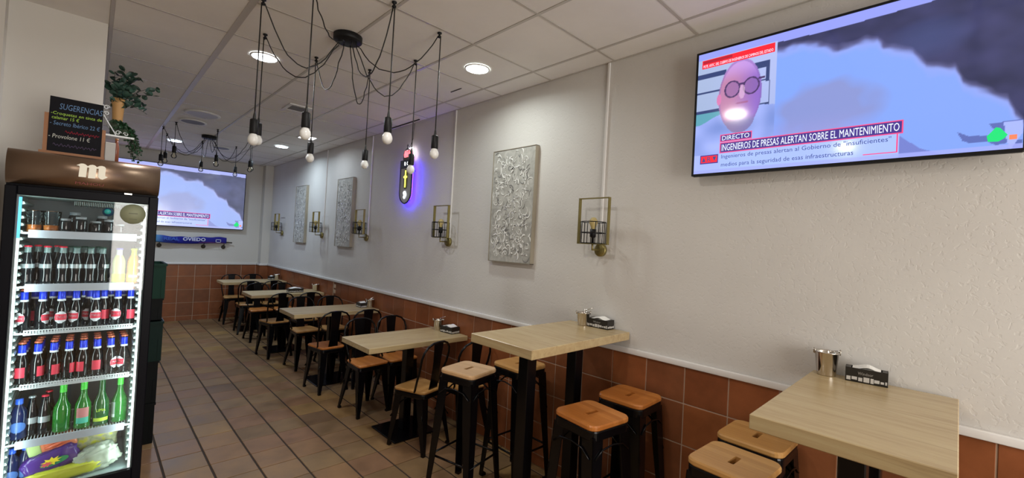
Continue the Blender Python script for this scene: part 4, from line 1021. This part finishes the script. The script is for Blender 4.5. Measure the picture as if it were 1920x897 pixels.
yb = soda('pale yellow lemon soda bottle with violet cap on the soft drinks shelf',.137,mat('lemon_glass',(0.38,0.50,0.12),0.15),mat('clear_neck_pale',(0.55,0.62,0.60),0.1,trans=0.3),mat('violet_cap',(0.10,0.08,0.40),0.3),mat('yellow_label',(0.60,0.64,0.01),0.4))
ob_ = soda('orange soda bottle with yellow top at the right end of the soft drinks shelf',.198,mat('orange_glass',(0.60,0.22,0.01),0.15),mat('lime_glass',(0.40,0.42,0.01),0.2),mat('lime_cap',(0.50,0.55,0.02),0.3),mat('orange_label',(0.80,0.32,0.06),0.4))
obj('label_badge', patch(.0291,-.7,.7,.034,.045), mat('white_label',(0.62,0.66,0.70),0.45), ob_)
beer0 = beer(); first = True
r2x = [-.200,-.137,-.071,-.019,.031,.056,.089,.143,.196]; r2y = [.15,.15,.14,.155,.20,.14,.19,.155,.15]; r2r = [-.7,.9,.05,-.45,-.3,.12,3.5,-.35,3.3]
nth = ['leftmost','second','third','fourth','fifth','sixth','seventh','eighth','rightmost']
for i in range(9):
    loc = (FX+r2x[i],FY+r2y[i],s3)
    lab = f'dark beer bottle with blue foil neck, {nth[i]} from the left in the upper beer row' if 0 < i < 8 else f'dark beer bottle with blue foil neck, {nth[i]} in the upper beer row'
    if first: beer0.location = loc; beer0.rotation_euler = (0,0,r2r[i]); beer0['label'] = lab; beer0['group'] = FG; first = False
    else: dup(beer0,loc,r2r[i],lab,FG)
for i, x in enumerate([-.17,-.105,-.045,.015,.115,.17]): dup(beer0,(FX+x,FY+.265,s3),random.uniform(-1,4),f'{["leftmost","second","third","fourth","fifth","rightmost"][[-.17,-.105,-.045,.015,.115,.17].index(x)]} beer bottle of the half hidden back row on the upper beer shelf',FG)
r3x = [-.195,-.141,-.086,-.032,.021,.074,.127,.181]; r3r = [3.0,3.9,3.7,4.1,2.6,3.1,1.0,-.9]
nth = ['leftmost','second','third','fourth','fifth','sixth','seventh','rightmost']
for i in range(8):
    dup(beer0,(FX+r3x[i],FY+.15,s4),r3r[i],(f'dark beer bottle with copper cap, {nth[i]} from the left in the lower beer row' if 0 < i < 7 else f'dark beer bottle with copper cap, {nth[i]} in the lower beer row'),FG)
    for k in (1,2): dup(beer0,(FX+r3x[i]*(1-.01*k),FY+.15+.062*k,s4),random.uniform(0,6),f'beer bottle {["directly","two places"][k-1]} behind the {nth[i]} bottle of the lower beer row',FG)
# row of green bottles
def cider(x, body, foil, label, lab=None, rz=0):
    t = thing('green_bottle', label, 'bottle', (FX+x,FY+.15,s5), rz, FG)
    obj('glass_body', MB().lathe([(0,0),(.030,0),(.0335,.005),(.0335,.105),(.031,.125),(.020,.150),(.0135,.172),(.0125,.20)],22,caps=False), body, t)
    obj('foil_top', MB().lathe([(.0135,.198),(.0130,.20),(.0130,.236),(.0145,.238),(.0145,.245),(0,.247)],18,caps=False), foil, t)
    if lab == 'picture':
        a = obj('label', patch(.0338,-.75,.75,.028,.108), mat('pink_label',(0.45,0.16,0.16),0.5), t); obj('label_band', patch(.0341,-.74,.74,.028,.058,False,8,2), mat('teal_label',(0.05,0.38,0.28),0.5), a)
    if lab == 'lime': obj('label', patch(.0338,-1.0,1.0,.022,.040,False,8,2), mat('lime_label',(0.45,0.62,0.05),0.5), t); text('label_lettering','LIMA',-.018,.075,.036,.014,mat('lime_label',(0.45,0.62,0.05),0.5),t,-.0342,.0004)
    if lab == 'small': obj('label', patch(.0338,-1.2,-.55,.028,.11), mat('grey_label',(0.30,0.38,0.34),0.5), t); obj('label', patch(.0339,-1.2,-.55,.030,.046,False,6,2), M_labwht, t)
    return t
cider(-.042,M_grn,M_foilg,'bright green bottle without label, leftmost of the green row')
cider(.034,M_grn,M_foilg,'bright green bottle with pink and teal label','picture',.12) if False else cider(.034,M_grn,M_foilg,'bright green bottle with pink and teal label','picture',)
cider(.104,M_grnd,M_grnd,'darker olive green bottle with lime lettering, third of the green row','lime')
cider(.177,M_grn,M_foilg,'bright green bottle at the right end of the row, small grey side label','small')
def water(x, y, z, label, sc_=1.0, g=FG):
    t = thing('water_bottle', label, 'bottle', (FX+x,FY+y,z), 0, g)
    obj('plastic_body', MB().lathe([(0,0),(.030*sc_,0),(.032*sc_,.006),(.031*sc_,.12*sc_),(.026*sc_,.140*sc_),(.013,.160*sc_),(.012,.170*sc_)],18,caps=False), mat('deep_blue_plastic',(0.004,0.012,0.055),0.15), t)
    obj('cap', MB().lathe([(.014,.168*sc_),(.014,.192*sc_),(0,.193*sc_)],16,caps=False), mat('bright_blue_cap',(0.02,0.10,0.60),0.3), t)
    obj('label', patch(.0325*sc_,-1.0,1.0,.035*sc_,.085*sc_,True), mat('blue_label',(0.05,0.13,0.38),0.4), t)
    return t
water(-.192,.15,s5,'blue-capped water bottle at the left end of the green bottle row')
for x, l, y in ((-.150,'slim dark bottle with white print beside the blue-capped bottle',.17),(-.105,'slim dark bottle with pink cap left of the green bottles',.16)):
    t = thing('slim_bottle', l, 'bottle', (FX+x,FY+y,s5), 0, FG)
    obj('glass_body', MB().lathe([(0,0),(.022,0),(.024,.004),(.024,.030),(.0215,.048),(.025,.085),(.021,.125),(.0135,.155),(.012,.185),(0,.186)],18,caps=False), M_cola, t)
    obj('cap', cap(.187,.0135), M_capred if 'pink' in l else M_silver, t); obj('printed_band', patch(.0252,-1.0,1.0,.06,.09,False,8,2), M_silver, t)
for x, z0 in ((-.105,0),): dup(t,(FX-.095,FY+.235,s5),0.3,'slim dark bottle with pink cap behind the first one',FG)
# top shelf: juice boxes and dark cans
M_tub = mat('smoky_tub',(0.07,0.09,0.11),0.12,coat=0.4)
for i,(x,w_) in enumerate(((-.185,.034),(-.125,.034))):
    t = thing('juice_jug',['clear jug with orange juice at the left end of the top fridge shelf','second clear jug with orange juice on the top fridge shelf'][i],'jug',(FX+x,FY+.14,s1),0,'jugs on the top fridge shelf')
    obj('vessel', MB().lathe([(0,.0),(w_*.82,0),(w_*.85,.003),(w_,.105),(w_*1.03,.107),(w_*.99,.107),(w_*.95,.10)],20,caps=False), thin_glass('jug_glass_%d'%i,(0.80,0.88,0.92)) , t)
    obj('juice', MB().lathe([(0,.003),(w_*.80,.003),(w_*.87,.036),(0,.037)],18,caps=False), mat('orange_juice',(0.72,0.22,0.05),0.3), t)
for i,(x,y,h,r) in enumerate(((-.075,.13,.075,.024),(-.020,.12,.088,.025),(.035,.13,.070,.026),(.085,.14,.082,.024),(.128,.15,.060,.026),(-.045,.21,.110,.025),(.06,.22,.10,.025))):
    t = thing('dark_jar',f'dark glass jar with grey lid, {["first","second","third","fourth","fifth","tall sixth","tall seventh"][i]} of those right of the juice jugs','jar',(FX+x,FY+y,s1),0,'dark jars on the top fridge shelf')
    obj('glass_body', MB().lathe([(0,0),(r*.92,0),(r,.004),(r,h*.75),(r*.8,h*.86),(0,h*.86)],18,caps=False), M_cola, t)
    obj('lid', MB().lathe([(r*.82,h*.86),(r*.82,h),(0,h)],16,caps=False), mat('grey_lid',(0.22,0.24,0.26),0.4), t)
# bags at the bottom
def blob(w_, d, h, seed, amp=.12, fr=4.0, p=.55, n=28, m=16):
    V = []; sg = lambda v: math.copysign(abs(v)**p, v)
    for j in range(m+1):
        ph = -PI/2+PI*j/m
        for i in range(n):
            th = 2*PI*i/n; x = sg(math.cos(ph))*sg(math.cos(th)); y = sg(math.cos(ph))*sg(math.sin(th)); z = sg(math.sin(ph))
            k = 1+amp*mn.noise(Vector((x*fr+seed,y*fr,z*fr)))+amp*.5*mn.noise(Vector((x*fr*2.5,y*fr*2.5+seed,z*fr*2.5)))
            V.append((x*w_/2*k,y*d/2*k,h/2+z*h/2*k))
    return MB().add(V,[(j*n+i,j*n+(i+1)%n,(j+1)*n+(i+1)%n,(j+1)*n+i) for j in range(m) for i in range(n)],True)
s6 = .242
def bagthing(nm,label,cat,loc,mb,m,rot=0,tilt=0):
    o = thing(nm,label,cat,loc,0); o.rotation_euler = (0,tilt,rot)
    b_ = obj('wrapper', mb, m, o); return o
water(-.205,.15,s6,'blue bottle in the bottom left corner of the fridge',.95); water(-.160,.17,s6,'blue bottle beside the purple bag at the bottom of the fridge',.95)
pb = bagthing('snack_bag','purple snack bag with green and yellow logo at the bottom of the fridge','bag',(FX-.055,FY+.125,s6+.050),blob(.200,.045,.096,1,.13,4,.42,40,24),mat('purple_foil',(0.055,0.020,0.17),0.28),0,-.28)
q = MB().xf(Matrix.Identity(4)); q.add([(.052*math.cos(a)+.012,-.027-.001,.044+.017*math.sin(a)) for a in [2*PI*k/20 for k in range(20)]],[tuple(range(20))]); obj('green_print', q, mat('green_print',(0.02,0.22,0.08),0.4), pb)
st_ = [(.040*(1 if k%2 == 0 else .55)*math.cos(2*PI*k/18)*1.0+.002,-.030,.052+.022*(1 if k%2 == 0 else .5)*math.sin(2*PI*k/18)) for k in range(18)]
obj('yellow_print', MB().add(st_,[tuple(range(18))]), mat('yellow_print',(0.75,0.62,0.03),0.4), pb)
obj('red_print', MB().add([(x*.6-.018,y-.002,.046+(z-.052)*.6) for x,y,z in st_],[tuple(range(18))]), mat('red_print',(0.55,0.08,0.10),0.4), pb)
ov = bagthing('sausage_pack','orange sausage pack with pale green edge above the purple bag','food pack',(FX-.045,FY+.172,s6+.118),blob(.150,.05,.090,3,.05,3,.4),mat('orange_pack',(0.60,0.20,0.10),0.2,coat=0.4),0,-.25)
obj('green_edge', blob(.050,.046,.092,5,.02,2,.35).xf(Matrix.Translation((-.075,-.006,0))), mat('pale_green_pack',(0.38,0.52,0.20),0.3), ov)
for k in range(3): obj('sausage', MB().tube([(-.04+.0*k,-.024,.025+.02*k),(.0,-.028,.028+.02*k),(.05,-.024,.034+.02*k)],[.007,.010,.007],8), mat('sausage_orange',(0.62,0.13,0.06),0.3), ov)
bagthing('yellow_bag','yellow plastic bag lying along the bottom of the fridge','bag',(FX-.02,FY+.10,s6),blob(.270,.06,.062,7,.14,4,.5,40,20),mat('yellow_plastic',(0.42,0.44,0.03),0.35),0,-.06)
bagthing('salad_pack','clear pack of yellow-green salad at the back of the fridge bottom','food pack',(FX+.095,FY+.235,s6+.060),blob(.170,.08,.130,9,.16,6,.6),mat('salad_yellow',(0.42,0.45,0.16),0.35,coat=0.5,build=lambda nt,b: nt.links.new(ramp(nt,noise(nt,obj_co(nt),34,3),[(0.35,(0.30,0.36,0.20)),(0.5,(0.50,0.50,0.30)),(0.62,(0.62,0.66,0.05))]),b.inputs['Base Color'])),0,0)
bagthing('white_bag','crumpled white plastic bag at the bottom right of the fridge','bag',(FX+.112,FY+.125,s6),blob(.172,.085,.125,11,.24,3.6,.62,56,32),mat('white_film',(0.34,0.39,0.31),0.4),0,-.24)

# ------------------------------------------------------------------ things on top of the fridge
M_wood = mat('orange_pine',(0.36,0.15,0.055),0.45)
t = thing('menu_board','black chalk menu board in a wooden holder on top of the fridge','menu board',(FX,FY+.15,1.8785))
fr_ = obj('holder', MB().box(-.176,-.158,-.006,.012,.020,.215).box(.034,.050,-.006,.012,.020,.170).box(-.188,.056,-.014,.020,.0,.024), M_wood, t)
bd = obj('board', MB().bbox(-.160,.036,-.012,-.005,.022,.300,.001), mat('chalk_black',(0.008,0.008,0.012),0.6,spec=0.12), t)
ck = lambda n,c: mat(n,c,0.8,emit=c,es=0.0)
Kb = ck('blue_chalk',(0.14,0.27,0.50)); Kg = ck('green_chalk',(0.42,0.70,0.10)); Kw = ck('white_chalk',(0.60,0.62,0.58)); Kr = ck('red_chalk',(0.42,0.02,0.05)); Kv = ck('violet_chalk',(0.14,0.10,0.20))
def chalk(s,x,z,w_,h,m,rot=-.035):
    o = text('chalk_line',s,x,z,w_,h,m,bd,-.0125,.0004,shear=.12); o.rotation_euler = (0,-rot*0,0); return o
chalk('SUGERENCIAS',-.125,.240,.158,.030,Kb); chalk('-Croquetas en tinta de',-.154,.206,.186,.020,Kg); chalk('calamar 15 €',-.150,.188,.098,.017,Kg)
chalk('- Secreto Ibérico 22 €',-.155,.158,.182,.022,Kb); chalk('- Provolone 11 €',-.157,.092,.150,.022,Kw)
R = random.Random(3)
for z, m, x0, x1 in ((.128,Kr,-.100,.026),(.058,Kv,-.140,.018)):
    q = MB(); pts = [(x0+(x1-x0)*k/60,-.0126,z+.006*math.sin(k*1.3)+.003*math.sin(k*.7)) for k in range(61)]; q.tube(pts,0.0011,4); obj('chalk_scribble', q, m, bd)
t = thing('white_carton','small white carton on top of the fridge, right of the menu board','box',(FX+.072,FY+.16,1.8785))
obj('carton', MB().bbox(-.020,.020,-.03,.03,0,.105,.001), mat('white_card',(0.50,0.50,0.49),0.6), t); obj('flap', MB().box(-.020,.020,-.03,.03,.105,.108), M_white, t)
t = thing('brown_bottle','little red-brown bottle standing behind the white carton','bottle',(FX+.098,FY+.24,1.8785))
obj('glass_body', MB().lathe([(0,0),(.012,0),(.012,.10),(.007,.125),(.007,.14),(0,.14)],12,caps=False), mat('rust_glass',(0.26,0.08,0.04),0.3), t); obj('cap', MB().lathe([(.008,.14),(.008,.15),(0,.15)],10,caps=False), M_wood, t)

# ------------------------------------------------------------------ wall shelf and plants beside the partition
wl.data.transform(Matrix.Identity(4))
t = thing('scroll_bracket_shelf','small white shelf with scrolled iron brackets on the partition side','shelf',(0.011,4.10,2.150))
M_iron = mat('white_iron',(0.70,0.70,0.68),0.4)
obj('board', MB().bbox(0.0008,.170,-.09,.09,-.006,.006,.001), M_iron, t)
for y in (-.075,.075):
    q = MB(); q.tube([(.004,y,-.005),(.004,y,.20)],.004,6); q.tube([(.004,y,.14),(.03,y,.09),(.055,y,.045),(.075,y,.008)],.004,6)
    for cx,cz,r,s in ((.020,.185,.016,1),(.022,.145,.014,-1),(.085,.026,.016,1),(.125,.024,.014,-1)):
        q.tube([(cx+s*r*(1-k/22)*math.cos(k*.5),y,cz+r*(1-k/22)*math.sin(k*.5)) for k in range(16)],.003,6)
    obj('scroll_bracket', q, M_iron, t)
def b_leaf(c1,c2):
    def f(nt,b):
        oi = nt.nodes.new('ShaderNodeObjectInfo'); nt.links.new(ramp(nt,oi.outputs['Random'],[(0,c1),(1,c2)]),b.inputs['Base Color'])
    return f
M_leaf = mat('grey_green_leaf',(0.03,0.07,0.05),0.45,build=b_leaf((0.018,0.040,0.028),(0.045,0.105,0.075))); M_vine = mat('dark_vine_leaf',(0.015,0.055,0.02),0.5); M_stem = mat('brown_stem',(0.06,0.045,0.03),0.7)
t = thing('eucalyptus_plant','round-leaved green plant in a tan pot on the white shelf','plant',(0.090,4.09,2.1565))
obj('pot', MB().lathe([(0,.0),(.024,0),(.027,.006),(.032,.115),(.036,.125),(.036,.165),(.031,.165),(.028,.12),(0,.11)],18,caps=False).xf(Matrix.Translation((0,0,.10))), mat('tan_pot',(0.48,0.26,0.09),0.6), t)
obj('pot_stand', MB().lathe([(0,0),(.034,0),(.040,.095),(.034,.099),(0,.0995)],18,(0,0,0),caps=False), mat('dark_pot',(0.05,0.07,0.04),0.6), t)
lm = MB(); P_ = [(.0,0),(.014,.010),(.019,.026),(.015,.042),(.004,.052),(-.010,.046),(-.017,.030),(-.013,.010)]
lm.add([(x,y,.004*math.sin(y*60)) for x,y in P_]+[(0,.026,-.003)],[(i,(i+1)%8,8) for i in range(8)]); leafme = lm.mesh('leaf'); leafme.materials.append(M_leaf)
R = random.Random(5); q = MB()
ends = [(.0,.0,.40),(-.02,.02,.36),(.06,.03,.38),(.03,-.03,.42),(.195,.02,.400),(.175,-.02,.330),(.135,.03,.250),(.10,-.02,.430),(.06,.0,.455),(.02,.02,.470),(-.03,-.02,.440),(.155,.02,.200),(.07,-.05,.34),(-.05,.03,.36),(.04,-.06,.40),(.00,-.05,.33)]
for e in ends:
    p0 = Vector((R.uniform(-.01,.01),R.uniform(-.01,.01),.22)); p2 = Vector(e); p1 = (p0+p2)/2+Vector((-.02,0,.05)); pts = [p0*(1-k/8)**2+p1*2*(k/8)*(1-k/8)+p2*(k/8)**2 for k in range(9)]
    q.tube(pts,[.0022]*5+[.0016]*4,5)
    for k in range(1,9):
        for s in (-1,1):
            if R.random() < .92:
                o = bpy.data.objects.new('leaf', leafme); C.objects.link(o); o.parent = t; o.location = pts[k]
                o.rotation_euler = (R.uniform(-1.1,1.1),R.uniform(-1,1),R.uniform(0,2*PI)); sc_ = R.uniform(.65,1.1); o.scale = (sc_,sc_,sc_)
obj('stems', q, M_stem, t)
t = thing('trailing_vine','dark trailing vine spilling off the white shelf beside the far television','plant',(0.135,4.06,2.1565))
obj('pot', MB().lathe([(0,0),(.022,0),(.030,.055),(.026,.055),(0,.050)],16,caps=False), mat('dark_pot',(0.05,0.07,0.04),0.6), t)
q = MB(); f = MB()
def leaflet(c, s):
    a = Vector((R.uniform(-1,1),R.uniform(-1,1),R.uniform(-.9,.3))).normalized(); b_ = a.cross(Vector((R.uniform(-1,1),R.uniform(-1,1),R.uniform(-1,1)))).normalized()
    f.add([c[:],(c+a*s*.5+b_*s*.38)[:],(c+a*s)[:],(c+a*s*.5-b_*s*.38)[:]],[(0,1,2,3)])
for k in range(26):
    a = R.uniform(0,2*PI); out = R.uniform(.01,.09); hang = R.random() < .55
    p0 = Vector((0,0,.045)); p1 = Vector((math.cos(a)*out*.6+.005,math.sin(a)*out*.6,.09+R.uniform(0,.03))); 
    p2 = Vector((R.uniform(.035,.085),R.uniform(-.06,.03),-R.uniform(.03,.150))) if hang else Vector((math.cos(a)*out*1.1-.02,math.sin(a)*out,R.uniform(.02,.11)))
    pts = [p0*(1-j/9)**2+p1*2*(j/9)*(1-j/9)+p2*(j/9)**2 for j in range(10)]; q.tube(pts,.0012,4)
    for j in range(1,10):
        for _ in range(4): leaflet(pts[j]+Vector((R.uniform(-.006,.006),R.uniform(-.006,.006),R.uniform(-.006,.006))),R.uniform(.016,.026))
obj('stems', q, M_stem, t); obj('foliage', f, M_vine, t, kind='stuff')
for o in (leafme,): pass
